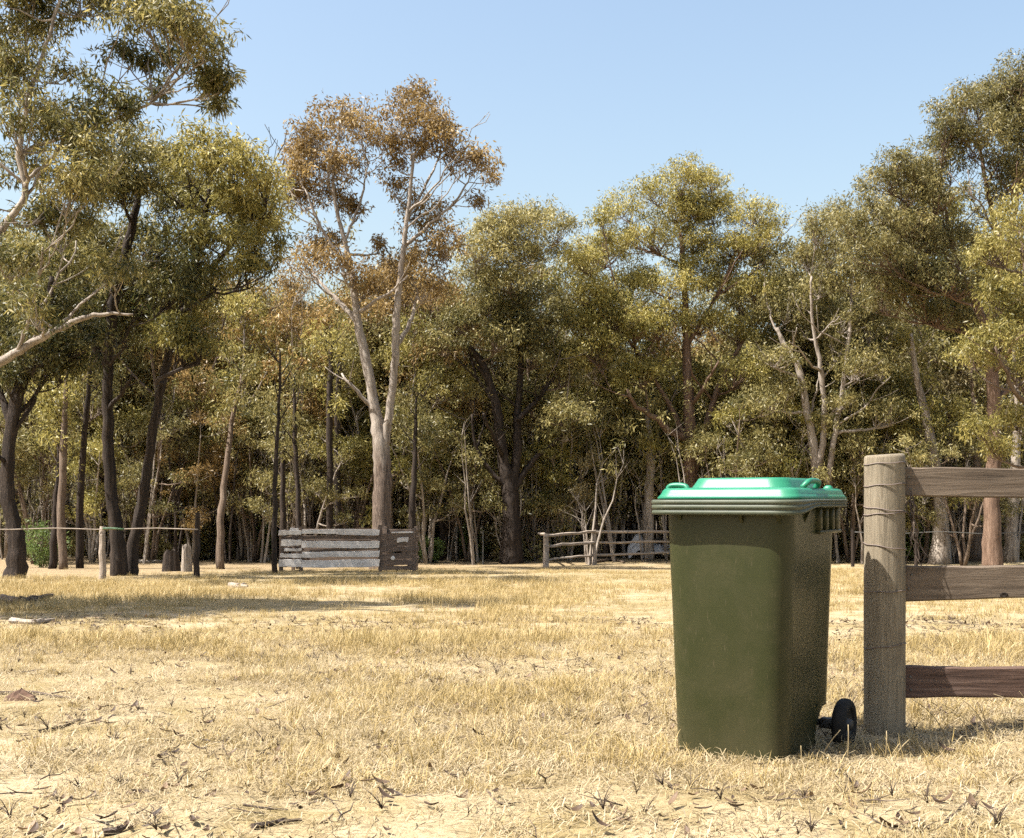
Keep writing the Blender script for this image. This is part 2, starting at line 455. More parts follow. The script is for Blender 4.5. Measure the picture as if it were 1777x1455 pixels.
M['grey_post'] = wood_mat('weathered_fence_wood', (0.16, 0.125, 0.095), (0.36, 0.30, 0.245), (0.54, 0.475, 0.40), 'Z', 1.0, 0.6)
M['wire'] = plain('fence_wire', (0.16, 0.12, 0.10), 0.6, 0.5)
M['steel'] = plain('dull_steel', (0.10, 0.095, 0.085), 0.55, 0.5, 0.3)
M['green_paint'] = plain('green_sleeve', (0.05, 0.11, 0.04), 0.5, 0.4, 0.3)
M['white_sheet'] = plain('white_sheet', (0.66, 0.64, 0.62), 0.6, 0.4, 0.25, 5, 0.3)
M['rock'] = plain('brown_rock', (0.13, 0.075, 0.05), 0.85, 0.2, 0.5, 14, 0.8)

# ------------------------------------------------------------------ ground
def graded(lo, hi, fine_lo, fine_hi, step, grow):
    a = list(np.arange(fine_lo, fine_hi, step))
    s = step; x = fine_hi
    while x < hi: a.append(x); s *= grow; x += s
    a.append(hi)
    s = step; x = fine_lo - step; pre = []
    while x > lo: pre.append(x); s *= grow; x -= s
    pre.append(lo)
    return np.array(pre[::-1] + a)
gx = graded(-900, 900, -3.2, 3.2, 0.045, 1.035); gy = graded(-60, 1800, 2.6, 9.0, 0.04, 1.03)
XX, YY = np.meshgrid(gx, gy)
ZZ = gz(XX, YY)
g = MB(); nxg, nyg = len(gx), len(gy)
i = np.arange(nyg - 1)[:, None] * nxg + np.arange(nxg - 1)[None, :]
g.add(np.stack([XX, YY, ZZ], -1).reshape(-1, 3), np.stack([i, i + 1, i + nxg + 1, i + nxg], -1).reshape(-1, 4))
tag(obj('ground', g.mesh('ground', smooth=True), M['ground']), kind='structure')

# ------------------------------------------------------------------ scattering (stuff only)
def proto(name, me, mats, coll):
    o = bpy.data.objects.new(name, me)
    for m in (mats if isinstance(mats, (list, tuple)) else [mats]): me.materials.append(m)
    coll.objects.link(o)
    return o

def scatter(name, pts, rot, scl, idx, coll, label):
    me = bpy.data.meshes.new(name)
    me.vertices.add(len(pts)); me.vertices.foreach_set('co', np.asarray(pts, np.float32).ravel())
    for nm, ty, da, key in (('rot', 'FLOAT_VECTOR', rot, 'vector'), ('scl', 'FLOAT_VECTOR', scl, 'vector'), ('pick', 'INT', idx, 'value')):
        a = me.attributes.new(nm, ty, 'POINT'); a.data.foreach_set(key, np.asarray(da, np.int32 if ty == 'INT' else np.float32).ravel())
    o = obj(name, me)
    ng = bpy.data.node_groups.new(name + '_scatter', 'GeometryNodeTree')
    ng.interface.new_socket('Geometry', in_out='INPUT', socket_type='NodeSocketGeometry')
    ng.interface.new_socket('Geometry', in_out='OUTPUT', socket_type='NodeSocketGeometry')
    gi = ng.nodes.new('NodeGroupInput'); go = ng.nodes.new('NodeGroupOutput')
    ci = ng.nodes.new('GeometryNodeCollectionInfo'); ci.inputs['Collection'].default_value = coll
    ci.inputs['Separate Children'].default_value = True; ci.inputs['Reset Children'].default_value = True
    ip = ng.nodes.new('GeometryNodeInstanceOnPoints'); ip.inputs['Pick Instance'].default_value = True
    def na(nm, ty):
        n = ng.nodes.new('GeometryNodeInputNamedAttribute'); n.data_type = ty; n.inputs['Name'].default_value = nm
        return n.outputs['Attribute']
    er = ng.nodes.new('FunctionNodeEulerToRotation')
    L = ng.links.new
    L(na('rot', 'FLOAT_VECTOR'), er.inputs[0]); L(er.outputs[0], ip.inputs['Rotation'])
    L(na('scl', 'FLOAT_VECTOR'), ip.inputs['Scale']); L(na('pick', 'INT'), ip.inputs['Instance Index'])
    L(gi.outputs[0], ip.inputs['Points']); L(ci.outputs[0], ip.inputs['Instance']); L(ip.outputs[0], go.inputs[0])
    md = o.modifiers.new('scatter', 'NODES'); md.node_group = ng
    return tag(o, label, name.replace('_', ' ').split()[-1], kind='stuff')

def blades(mb, rng, n, spread, h, w, lean, flat=0.0):
    """dry grass blades, each a bent strip of two quads and a tip"""
    base = rng.normal(0, spread, (n, 2)); a = rng.uniform(0, 2 * np.pi, n)
    d = np.stack([np.cos(a), np.sin(a)], -1)
    hh = h * rng.uniform(0.45, 1.15, n); ww = w * rng.uniform(0.6, 1.3, n)
    ln = lean * rng.uniform(0.2, 1.4, n)
    sd_ = np.stack([-d[:, 1], d[:, 0]], -1)
    V = []
    for t, wf in ((0, 1.0), (0.45, 0.85), (0.8, 0.5), (1.0, 0.06)):
        out = ln * hh * (t ** 1.7 if not flat else t)
        zz = hh * (t - (0.28 * t * t * ln)) * (1 - flat) + flat * 0.02 * np.sin(t * 3.0) * rng.uniform(0.3, 1.2, n)
        if not flat: zz = np.maximum(zz, 0.0)
        c = np.stack([base[:, 0] + d[:, 0] * out, base[:, 1] + d[:, 1] * out, zz], -1)
        for s in (-1, 1):
            V.append(c + s * 0.5 * (ww * wf)[:, None] * np.c_[sd_, np.zeros(n)])
    V = np.stack(V, 1)                       # n, 8, 3
    k = np.arange(n)[:, None, None] * 8
    F = np.array([[0, 1, 3, 2], [2, 3, 5, 4], [4, 5, 7, 6]])[None] + k
    mb.add(V.reshape(-1, 3), F.reshape(-1, 4), tint=np.repeat(rng.uniform(0, 1, n), 8))

rng = np.random.default_rng(11)
C_tuft = bpy.data.collections.new('tufts')
specs = [(16, .025, .085, .0035, .9), (24, .035, .065, .003, 1.2), (10, .02, .12, .003, .7), (30, .05, .05, .003, 1.4), (18, .03, .10, .003, .8), (22, .06, .07, .003, 1.0)]
for q, (n, sp, h, w, ln) in enumerate(specs):
    mb = MB(); blades(mb, rng, n, sp, h, w, ln)
    proto('tuft_%02d' % q, mb.mesh('tuft', tint=True), M['grass'], C_tuft)
C_mat = bpy.data.collections.new('mats')
for q in range(5):
    mb = MB(); blades(mb, rng, 26, .07, .11, .0032, 1.0, flat=0.93)
    proto('mat_%02d' % q, mb.mesh('mat', tint=True), M['straw'], C_mat)
C_lit = bpy.data.collections.new('litter')
for q in range(6):
    mb = MB()
    if q < 4:                                   # curled dead leaves
        t = np.linspace(0, 1, 6); L = 0.055
        w = 0.008 * np.sin(np.pi * np.clip(t, 0.02, 0.98)) ** 0.7 * (1 + q * .15)
        cz = 0.004 + 0.012 * (t - .5) ** 2 * (1 + q) ; cy = 0.01 * np.sin(t * 2 + q)
        V = np.stack([np.stack([t * L, cy - w, cz + .004], -1), np.stack([t * L, cy, cz], -1), np.stack([t * L, cy + w, cz + .003], -1)], 1).reshape(-1, 3)
        ii = np.arange(5)[:, None] * 3 + np.arange(2)[None]
        mb.add(V, np.stack([ii, ii + 1, ii + 4, ii + 3], -1).reshape(-1, 4), tint=np.full(18, .2 + .2 * q))
        proto('litter_%02d' % q, mb.mesh('litter', True, True), M['litter'], C_lit)
    else:                                       # twigs
        p = np.array([[0, 0, .003], [.03, .006, .005], [.06, -.003, .004], [.10, .008, .007]]) * (1 + .3 * (q - 4))
        mb.tube(p, [.0022, .002, .0017, .0008], 5)
        mb.tube(np.array([p[1], p[1] + [.03, .03, .012]]), [.0018, .0006], 4)
        proto('litter_%02d' % q, mb.mesh('litter', True, True), M['stick'], C_lit)
for q in range(6, 9):
    r2 = np.random.default_rng(q); mb = MB()
    for k in range(4 + q % 3):
        a = r2.uniform(0, 6.28); L = r2.uniform(.02, .06); e = np.array([math.cos(a) * L * .8, math.sin(a) * L * .8, L])
        mb.tube(bezier(np.zeros(3), e * [.2, .2, .7], e, 4), [.0016, .0014, .001, .0005], 4)
    proto('litter_%02d' % q, mb.mesh('litter', True, True), M['stick'], C_lit)
C_gold = bpy.data.collections.new('gold')
for q, (n, sp, h, w, ln) in enumerate([(26, .09, .20, .007, .55), (34, .13, .15, .007, .7), (20, .07, .26, .006, .5), (30, .11, .17, .007, .9)]):
    mb = MB(); blades(mb, rng, n, sp, h, w, ln)
    proto('gold_%02d' % q, mb.mesh('gold', tint=True), M['grass'], C_gold)

BINC = np.array([0.955, 4.80]); BROT = R(-31)
def in_bin(x, y):
    c, s = math.cos(-BROT), math.sin(-BROT)
    dx, dy = x - BINC[0], y - BINC[1]
    lx, ly = c * dx - s * dy, s * dx + c * dy
    return (abs(lx) < 0.235) & (abs(ly) < 0.26)

def field(rng, n, y0, y1, keep, spread=0.62, pw=1.0):
    u = rng.uniform(0, 1, n)
    y = (y0 ** (2 * pw) + u * (y1 ** (2 * pw) - y0 ** (2 * pw))) ** (1 / (2 * pw))
    x = rng.uniform(-1, 1, n) * (y * spread + 0.6)
    k = (rng.uniform(0, 1, n) < keep(x, y)) & ~in_bin(x, y)
    x, y = x[k], y[k]
    return np.stack([x, y, gz(x, y)], -1)

def cover(x, y):
    """how grassy the paddock is: bare pale patches in the middle foreground, thick grass further out"""
    n = 0.55 * vnoise(x / 1.3 + 9, y / 1.6, 21) + 0.45 * vnoise(x / 0.42, y / 0.5, 22)
    return np.clip(0.05 + 2.0 * (n - 0.43), 0.03, 1.0)

rng = np.random.default_rng(5)
p = field(rng, 38000, 2.7, 10.5, lambda x, y: 0.10 + 0.9 * cover(x, y))
n = len(p); s = rng.uniform(.6, 1.25, n)
scatter('matted_grass', p, np.c_[rng.normal(0, .08, n), rng.normal(0, .08, n), rng.uniform(0, 6.28, n)], np.c_[s, s, s], rng.integers(0, 5, n), C_mat, 'flattened pale straw matted over the dry earth')
p = field(rng, 26000, 2.7, 10.5, cover)
n = len(p); s = rng.uniform(.45, 1.25, n) * (0.6 + 0.6 * cover(p[:, 0], p[:, 1])) * (1 + 0.5 * sstep(7, 10, p[:, 1]))
scatter('short_grass', p, np.c_[rng.normal(0, .2, n), rng.normal(0, .2, n), rng.uniform(0, 6.28, n)], np.c_[s, s, s], rng.integers(0, 6, n), C_tuft, 'short dry tufts of grass across the near paddock')
def golden(x, y):
    return np.clip(0.12 + 1.9 * (vnoise(x / 2.2 + 4, y / 3.0, 31) - 0.38) + 0.35 * sstep(9, 12, y), 0.08, 1) * (1 - 0.93 * sstep(32.5, 38.5, y + 1.2 * np.maximum(0, -(x + 6))))
p = field(rng, 54000, 8.0, 56, golden, 0.56, 0.72)
n = len(p); s = rng.uniform(.28, .72, n) * (0.30 + 0.95 * vnoise(p[:, 0] / 1.7, p[:, 1] / 2.4, 33)) * (0.85 + 0.3 * sstep(9, 14, p[:, 1])) * (1 - 0.3 * sstep(22, 40, p[:, 1]))
scatter('golden_grass', p, np.c_[rng.normal(0, .12, n), rng.normal(0, .12, n), rng.uniform(0, 6.28, n)], np.c_[s * 1.1, s * 1.1, s], rng.integers(0, 4, n), C_gold, 'tall golden grass spread over the far paddock')
p = field(rng, 15000, 2.7, 13, lambda x, y: 0.25 + 0.75 * (vnoise(x / .9, y / .9, 41) > .5))
n = len(p); s = rng.uniform(.25, 1.0, n) ** 1.3 * 1.3
p[:, 2] += 0.010
scatter('leaf_litter', p, np.c_[rng.normal(0, .25, n), rng.normal(0, .25, n), rng.uniform(0, 6.28, n)], np.c_[s, s, s], rng.choice(9, n, p=[.16, .16, .16, .16, .09, .09, .06, .06, .06]), C_lit, 'dead leaves and twigs strewn over the paddock')

# ------------------------------------------------------------------ trees
def leaf_cloud(mb, rng, cen, rad, per, L, W, droop=0.6, base_t=None):
    n = len(cen); N_ = n * per
    off = rng.normal(0, 1, (N_, 3)); off /= np.linalg.norm(off, axis=1)[:, None]
    off *= (rng.uniform(0, 1, N_) ** 0.5)[:, None]
    off *= np.array([1, 1, .95])
    pos = np.repeat(cen, per, 0) + off * np.repeat(rad, per)[:, None]
    d = rng.normal(0, .55, (N_, 3)) + np.array([0, 0, -droop]) + off * 0.5
    d /= np.linalg.norm(d, axis=1)[:, None]
    sdv = np.cross(d, rng.normal(0, 1, (N_, 3))); sdv /= np.linalg.norm(sdv, axis=1)[:, None] + 1e-9
    l = (L * rng.uniform(.65, 1.35, N_))[:, None]; w = (W * rng.uniform(.65, 1.3, N_))[:, None]
    V = np.stack([pos, pos + d * l * .42 + sdv * w * .5, pos + d * l, pos + d * l * .42 - sdv * w * .5], 1)
    F = np.arange(N_)[:, None] * 4 + np.arange(4)[None]
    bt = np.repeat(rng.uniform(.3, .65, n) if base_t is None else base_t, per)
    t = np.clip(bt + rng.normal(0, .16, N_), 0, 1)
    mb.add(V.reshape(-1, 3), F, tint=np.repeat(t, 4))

def grow(limbs, blobs, rng, trunk, twig, crown, leaf=(0.15, 0.042), dens=1.0, tint0=0.5):
    """limbs: [(pts Nx3, radii N)], blobs: [(centre, (rx, ry, rz), density, tint)]"""
    nodes, nr = [], []
    for q, (p, r) in enumerate(limbs):
        k = 11 if q == 0 else (8 if r[0] > .05 else 5)
        trunk.tube(p, r, k, rough=0.07, rng=rng)
        nodes.append(p); nr.append(r)
    nodes = np.vstack(nodes); nr = np.concatenate(nr)
    for (c, rad, dn, tt) in blobs:
        rx, ry, rz = rad
        end = c + np.array([rng.normal(0, .12) * rx, rng.normal(0, .12) * ry, -.45 * rz])
        dv = nodes - end
        cost = np.linalg.norm(dv * np.array([1, .8, 1]), axis=1) + 1.6 * np.maximum(0, dv[:, 2] + .25 * rz)
        j = int(np.argmin(cost + 3.0 * (nr < .018)))
        a = nodes[j]; L = np.linalg.norm(end - a)
        r0 = min(nr[j] * .7, .018 + .024 * L); r1 = max(.013, r0 * .5)
        mid = (a + end) / 2 + np.array([rng.normal(0, .1), rng.normal(0, .1), -.10 + rng.normal(0, .06)]) * L
        br = bezier(a, mid, end, 8); br[1:-1] += rng.normal(0, .012 * L, (6, 3))
        twig.tube(br, np.linspace(r0, r1, 8), 6, cap=False)
        nodes = np.vstack([nodes, br[3:]]); nr = np.concatenate([nr, np.linspace(r0, r1, 8)[3:]])
        vol = (rx * ry * rz) ** (1 / 3)
        ns = max(9, int(21 * dn * (rx * rz + rx * ry + ry * rz) / 3 / .36))
        u = rng.normal(0, 1, (ns, 3)); u /= np.linalg.norm(u, axis=1)[:, None]
        u[:, 2] = np.where(u[:, 2] < -.35, -u[:, 2] * .6, u[:, 2])
        u *= rng.uniform(.3, 1.18, ns)[:, None]
        cs = c + u * np.array([rx, ry, rz])
        sr = rng.uniform(.16, .36, ns) * (0.7 + .3 * min(1.6, vol / .6))
        per = int(46 * dens)
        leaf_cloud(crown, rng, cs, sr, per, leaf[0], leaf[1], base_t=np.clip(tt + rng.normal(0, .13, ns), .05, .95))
        for q in range(0, ns, 2):               # fine branchlets fanning up into the clump
            st = br[rng.integers(5, 8)]
            e = cs[q]; m = (st + e) / 2 + np.array([0, 0, -.12 * np.linalg.norm(e - st)])
            twig.tube(bezier(st, m, e, 4), [r1 * .8, r1 * .6, r1 * .45, .005], 4, cap=False)

def merge(a, b):
    off = a.n
    for V in b.V: a.V.append(V)
    for F in b.F: a.F.append(F + off); a.M.append(np.ones(len(F), int))
    a.T += b.T; a.n += b.n
    return a

def gum(Y, limbs_px, blobs_px, label, seed, bark, leafm, group=None, dens=1.0, leaf=(0.13, 0.034), dspread=0.9, name='gum_tree', branch_mat=None, knit=.28, forks=3):
    """a gum tree standing Y metres off; trunk and limb paths and foliage masses laid out from the sight lines, with their own depth"""
    rng = np.random.default_rng(seed)
    limbs = []
    b0 = limbs_px[0][0]
    X0 = (b0[0] - CX) * Y / FPX; Z0 = gzf(X0, Y)
    for q, path in enumerate(limbs_px):
        dyv = 0.0 if q == 0 else rng.uniform(-1, 1) * 1.0
        rows = []
        for s, pt in enumerate(path):
            yy = Y + dyv * s / max(1, len(path) - 1) + (pt[3] if len(pt) > 3 else 0)
            w = P(pt[0], pt[1], yy)
            rows.append([*w, pt[2]])
        if q == 0: rows[0][2] = Z0 - 0.15; rows[0][3] *= 1.15
        cp = curve_pts(rows, max(10, 6 * len(rows)))
        j = rng.normal(0, .012, (len(cp), 3)); j[0] = 0
        cp[:, :3] += j
        limbs.append((cp[:, :3], np.maximum(cp[:, 3], .006)))
    for (lp, lr) in list(limbs):                   # forks and side limbs
        for q in range(forks):
            j_ = int(len(lp) * rng.uniform(.38, .92)); j_ = min(j_, len(lp) - 2)
            if lp[j_][2] - Z0 < 2.2: continue
            st, r0 = lp[j_], max(.02, lr[j_] * rng.uniform(.4, .62)); L = rng.uniform(.9, 2.4) * (1 + 3 * r0)
            a = rng.uniform(0, 2 * np.pi); dr = np.array([math.cos(a), math.sin(a) * .7 - .45, rng.uniform(.5, 1.2)]); dr /= np.linalg.norm(dr)
            e = st + dr * L; m_ = st + dr * L * .5 + np.array([dr[0], dr[1], -.35]) * L * .14
            br = bezier(st, m_, e, 10); br[2:] += np.cumsum(rng.normal(0, .02 * L, (8, 3)), 0)
            rr = np.linspace(r0, max(.009, r0 * .35), 10); limbs.append((br, rr))
            for w in range(2):
                i_ = rng.integers(4, 9); d2 = dr + rng.normal(0, .6, 3); d2[2] = abs(d2[2]); d2 /= np.linalg.norm(d2); L2 = L * rng.uniform(.3, .55)
                e2 = br[i_] + d2 * L2; limbs.append((bezier(br[i_], (br[i_] + e2) / 2 + np.array([0, 0, -.1 * L2]), e2, 7), np.linspace(rr[i_] * .6, .008, 7)))
    blobs = []
    for bl in blobs_px:
        px, py, rx, ry = bl[:4]
        dn = bl[4] if len(bl) > 4 else 1.0; tt = bl[5] if len(bl) > 5 else .48
        k = Y / FPX
        dep = rng.uniform(-1, 1) * dspread * (1.2 if not (len(bl) > 6) else 0) + (bl[6] if len(bl) > 6 else 0)
        yy = Y + dep
        blobs.append((P(px, py, yy), (rx * k * 1.1, (rx + ry) * .65 * k, ry * k * 1.32), dn, tt))
    extra = []
    for q in range(len(blobs)):                    # smaller masses knit neighbouring ones together
        for w in range(q + 1, len(blobs)):
            a, b_ = blobs[q], blobs[w]
            dd = (a[0] - b_[0])[[0, 2]]
            if np.hypot(*dd) < 1.15 * (a[1][0] + b_[1][0]) * .8 and rng.uniform() < knit:
                m_ = (a[0] + b_[0]) / 2 + rng.normal(0, .12, 3)
                m_[2] -= .1 * a[1][2]
                f_ = rng.uniform(.55, .8)
                extra.append((m_, tuple(f_ * .5 * (u_ + v_) for u_, v_ in zip(a[1], b_[1])), .8 * min(a[2], b_[2]), max(.12, .5 * (a[3] + b_[3]) - .1)))
    blobs += extra
    blobs.sort(key=lambda t: t[0][2])
    T, W, Cn = MB(), MB(), MB()
    grow(limbs, blobs, rng, T, W, Cn, leaf, dens)
    base = np.array([X0, Y, Z0])
    for mb in (T, W, Cn): mb.V = [v - base for v in mb.V]
    t = thing(name, label, 'tree', tuple(base), group=group)
    obj('trunk', T.mesh('trunk', True), M[bark], t)
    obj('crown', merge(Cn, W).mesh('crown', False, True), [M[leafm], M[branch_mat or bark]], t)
    return t

# --- the near left group
gum(24, [[(-52, 1030, .178), (-58, 800, .141), (-40, 665, .111), (30, 612, .078), (100, 572, .063), (165, 548, .044), (232, 546, .018)],
         [(-48, 690, .104), (-40, 500, .092), (8, 392, .078), (44, 338, .067), (33, 262, .056), (52, 165, .046), (86, 60, .037), (118, -40, .026)],
         [(40, 320, .044), (100, 262, .033), (150, 205, .026), (200, 138, .015)],
         [(33, 262, .037), (120, 235, .037), (240, 190, .031), (285, 160, .025), (330, 112, .015)],
         [(100, 572, .037), (150, 520, .026), (215, 470, .015)], [(30, 612, .044), (60, 520, .033), (75, 430, .022)]],
    [(45, 55, 62, 55), (150, 8, 80, 38), (20, 130, 45, 50), (100, 130, 45, 30, .7), (250, 35, 55, 42), (320, 40, 48, 42, 1, .55), (360, 85, 40, 42, 1, .55), (378, 140, 30, 38, .9), (300, 110, 40, 35),
     (215, 95, 45, 32, .6, .3), (270, 160, 26, 20, .5), (380, 182, 16, 14, .6), (200, 190, 48, 40, 1, .3), (90, 215, 55, 48), (30, 215, 32, 50), (150, 262, 55, 45, 1, .55), (60, 300, 40, 40, .8), (25, 455, 45, 50, 1, .4), (95, 400, 60, 55), (130, 330, 55, 50, 1, .55),
     (60, 540, 40, 40, .7, .35), (190, 470, 48, 42, .8), (-40, 100, 70, 70), (-50, 300, 70, 80), (-60, -60, 90, 60), (80, -70, 90, 60), (230, -50, 80, 50)],
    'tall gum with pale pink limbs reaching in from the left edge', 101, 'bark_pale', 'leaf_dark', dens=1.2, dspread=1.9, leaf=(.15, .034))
gum(27, [[(24, 1008, .23), (28, 940, .18), (14, 860, .15), (20, 740, .13), (46, 640, .13), (78, 560, .10), (90, 480, .05)], [(20, 740, .09), (-10, 650, .07), (-30, 560, .04)]],
    [(60, 610, 60, 48, 1, .3), (15, 660, 45, 45, 1, .3), (110, 640, 55, 40, 1, .3), (-30, 560, 60, 60), (90, 520, 60, 50, 1, .35), (150, 590, 45, 40, 1, .25), (30, 560, 50, 40, 1, .3)],
    'dark-trunked gum at the far left, roots spreading into leaf litter', 102, 'bark_dark', 'leaf_dark')
gum(30, [[(207, 1000, .20), (201, 930, .165), (191, 850, .14), (186, 740, .13), (186, 640, .115), (198, 520, .13), (226, 400, .10), (250, 300, .06)],
         [(186, 640, .09), (140, 560, .07), (110, 480, .04)], [(198, 520, .08), (250, 470, .06), (290, 430, .04)]],
    [(200, 575, 60, 42, 1, .25), (135, 540, 55, 45, 1, .3), (250, 520, 60, 55, 1, .25), (170, 440, 65, 55), (255, 420, 60, 55, 1, .35), (230, 330, 60, 50), (170, 330, 55, 50, 1, .55), (270, 280, 50, 42, 1, .6), (300, 350, 50, 45), (300, 500, 50, 60, 1, .25), (215, 250, 45, 38, 1, .55), (120, 470, 50, 50)],
    'upright gum with a straight black trunk, second of the dark left trunks', 103, 'bark_dark', 'leaf_dark', dspread=1.8, dens=1.15, leaf=(.15, .036))
gum(30.5, [[(222, 995, .22), (232, 940, .16), (250, 850, .135), (270, 720, .115), (296, 600, .10), (326, 500, .11), (350, 400, .08), (368, 290, .045)],
           [(326, 500, .07), (390, 440, .06), (440, 370, .035)], [(350, 400, .05), (410, 340, .04), (455, 320, .025)]],
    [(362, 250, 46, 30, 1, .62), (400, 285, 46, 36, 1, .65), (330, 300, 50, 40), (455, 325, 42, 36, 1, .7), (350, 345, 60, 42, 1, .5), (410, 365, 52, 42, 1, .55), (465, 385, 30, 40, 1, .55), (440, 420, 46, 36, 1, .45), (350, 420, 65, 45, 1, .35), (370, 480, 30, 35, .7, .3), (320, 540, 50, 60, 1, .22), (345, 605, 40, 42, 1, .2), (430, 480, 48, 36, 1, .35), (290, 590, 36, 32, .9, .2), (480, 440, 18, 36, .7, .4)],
    'leaning gum with a slanting black trunk and yellow-green crown', 104, 'bark_dark', 'leaf_yellow', dspread=1.8, dens=1.15, leaf=(.15, .036))
gum(13.2, [[(-620, 1060, .24), (-610, 700, .19), (-600, 400, .15), (-560, 100, .08)], [(-605, 340, .10), (-480, 130, .07), (-400, 0, .04)], [(-605, 340, .10), (-720, 110, .06)], [(-480, 130, .07), (-300, -60, .06), (-140, -150, .045), (40, -200, .025)]],
    [(-600, 0, 150, 80), (-450, -30, 150, 80), (-330, 60, 120, 60), (-720, 40, 150, 80), (-560, -120, 150, 70), (-420, 130, 140, 60), (-620, 130, 120, 60), (-280, 150, 90, 50), (-500, 220, 120, 50), (-250, -120, 130, 60), (-150, -190, 120, 55), (-330, -200, 130, 60), (-40, -230, 110, 50), (60, -240, 90, 45), (-200, -40, 90, 45), (-420, -180, 130, 60)],
    'gum standing beyond the left edge, known by its shadow across the grass', 105, 'bark_pale', 'leaf_olive', dspread=1.1, dens=2.4, knit=.6)

# --- the tall rust-brown gum in the middle
gum(36.5, [[(662, 990, .32), (662, 930, .285), (664, 850, .27), (661, 775, .235), (648, 700, .15), (634, 620, .14), (620, 555, .115), (612, 480, .09), (598, 420, .065), (578, 330, .05), (585, 250, .03)],
           [(663, 790, .19), (674, 730, .13), (684, 640, .12), (688, 560, .12), (696, 470, .09), (706, 380, .065), (718, 270, .045)],
           [(620, 560, .09), (590, 525, .07), (560, 495, .045), (540, 470, .03)], [(688, 600, .08), (712, 560, .065), (722, 520, .045), (735, 470, .03)],
           [(612, 480, .06), (560, 400, .045), (530, 330, .03)], [(700, 430, .06), (745, 390, .045), (790, 350, .035), (815, 310, .02)], [(706, 380, .05), (745, 310, .04), (765, 265, .02)],
           [(598, 420, .05), (625, 350, .04), (640, 280, .02)]],
    [(590, 212, 48, 40, .85), (545, 240, 44, 34, .8), (625, 235, 34, 34, .8), (520, 272, 34, 24, .75), (565, 290, 50, 36, .85), (612, 290, 32, 34, .7), (500, 310, 28, 26, .75), (545, 340, 42, 30, .7), (590, 345, 34, 26, .6), (520, 355, 30, 22, .6),
     (722, 178, 36, 32, .85), (695, 215, 40, 34, .85), (745, 220, 42, 36, .85), (668, 245, 26, 30, .7), (720, 262, 46, 30, .8), (775, 245, 36, 30, .8), (690, 285, 32, 22, .6), (830, 280, 36, 24, .8), (800, 292, 26, 22, .7), (852, 305, 18, 18, .7), (832, 352, 14, 12, .5),
     (690, 325, 36, 26, .7), (715, 360, 34, 26, .7), (740, 395, 36, 30, .8), (555, 425, 42, 32, .9), (540, 455, 40, 26, .9), (600, 460, 38, 30, .8), (770, 430, 38, 36, .8), (710, 455, 36, 30, .8), (620, 370, 22, 22, .5), (660, 430, 20, 16, .4), (760, 370, 26, 24, .6), (640, 500, 50, 30, .8), (735, 500, 45, 34, .9)],
    'tallest gum in the middle, forked pale trunk and thin rust-brown crown', 106, 'bark_gum', 'leaf_rust', dens=.8, leaf=(.14, .042), knit=.16)
gum(42.3, [[(887, 966, .343), (887, 900, .281), (884, 850, .257), (872, 790, .172), (860, 700, .140), (835, 630, .117), (800, 590, .078), (775, 560, .047)],
         [(886, 870, .187), (896, 790, .164), (898, 720, .133), (904, 640, .109), (900, 560, .086), (880, 470, .055)],
         [(892, 850, .125), (925, 800, .101), (960, 772, .078), (1000, 735, .047)], [(898, 730, .086), (935, 690, .070), (965, 650, .047)],
         [(884, 850, .094), (845, 810, .078), (825, 770, .062), (818, 720, .039)], [(860, 700, .070), (825, 650, .055), (815, 600, .039)]],
    [(890, 385, 48, 26, 1, .55), (850, 400, 40, 26, 1, .55), (935, 385, 44, 26, 1, .55), (970, 400, 30, 24), (840, 440, 48, 30, 1, .6), (890, 440, 50, 30, 1, .55), (940, 435, 42, 26), (820, 480, 38, 28), (880, 490, 44, 24, .8), (910, 520, 50, 28, 1, .3), (850, 530, 55, 34, 1, .25), (800, 560, 46, 36, 1, .3), (940, 560, 50, 28, 1, .3), (860, 590, 50, 30, .8, .3), (770, 600, 40, 30, .9, .35), (930, 620, 52, 34, 1, .35), (980, 650, 44, 34), (980, 720, 44, 28), (820, 680, 40, 28, .7)],
    'broad gum with dark trunk splitting low into spreading limbs', 107, 'bark_dark', 'leaf_olive', branch_mat='bark_brown')
gum(43.5, [[(1198, 960, .322), (1198, 880, .280), (1198, 800, .252), (1196, 700, .196), (1192, 600, .154), (1188, 500, .105), (1180, 400, .056)],
         [(1200, 840, .154), (1225, 740, .126), (1252, 660, .098), (1290, 590, .063), (1320, 520, .035)], [(1196, 780, .126), (1160, 700, .091), (1110, 620, .070), (1070, 560, .042)],
         [(1192, 600, .091), (1240, 520, .063), (1280, 430, .035)], [(1110, 620, .056), (1085, 540, .042), (1060, 470, .028)]],
    [(1180, 310, 50, 26, 1, .55), (1230, 320, 44, 26, 1, .55), (1135, 335, 44, 24, 1, .5), (1085, 365, 44, 24, 1, .5), (1045, 385, 34, 20, 1, .5), (1180, 370, 50, 26, 1, .6), (1240, 375, 50, 26, 1, .6), (1300, 375, 46, 28, 1, .6), (1335, 395, 28, 28, 1, .55), (1130, 420, 50, 28, 1, .55), (1210, 425, 60, 28, 1, .6), (1290, 430, 50, 28, 1, .55), (1050, 440, 60, 34, 1, .6), (1010, 455, 36, 28, 1, .6), (1090, 490, 56, 32, 1, .55), (1170, 500, 50, 28, 1, .55), (1250, 490, 50, 28, 1, .55), (1310, 500, 44, 30, 1, .5), (1020, 510, 50, 34, 1, .5), (1070, 560, 56, 36), (1140, 570, 50, 34), (1220, 560, 50, 34), (1290, 580, 44, 34), (1030, 610, 50, 34), (1110, 650, 50, 34), (1280, 650, 44, 36), (1000, 560, 40, 30)],
    'wide domed gum with reddish trunk rising behind the green bin', 108, 'bark_red', 'leaf_yellow', dens=.95, knit=.45)
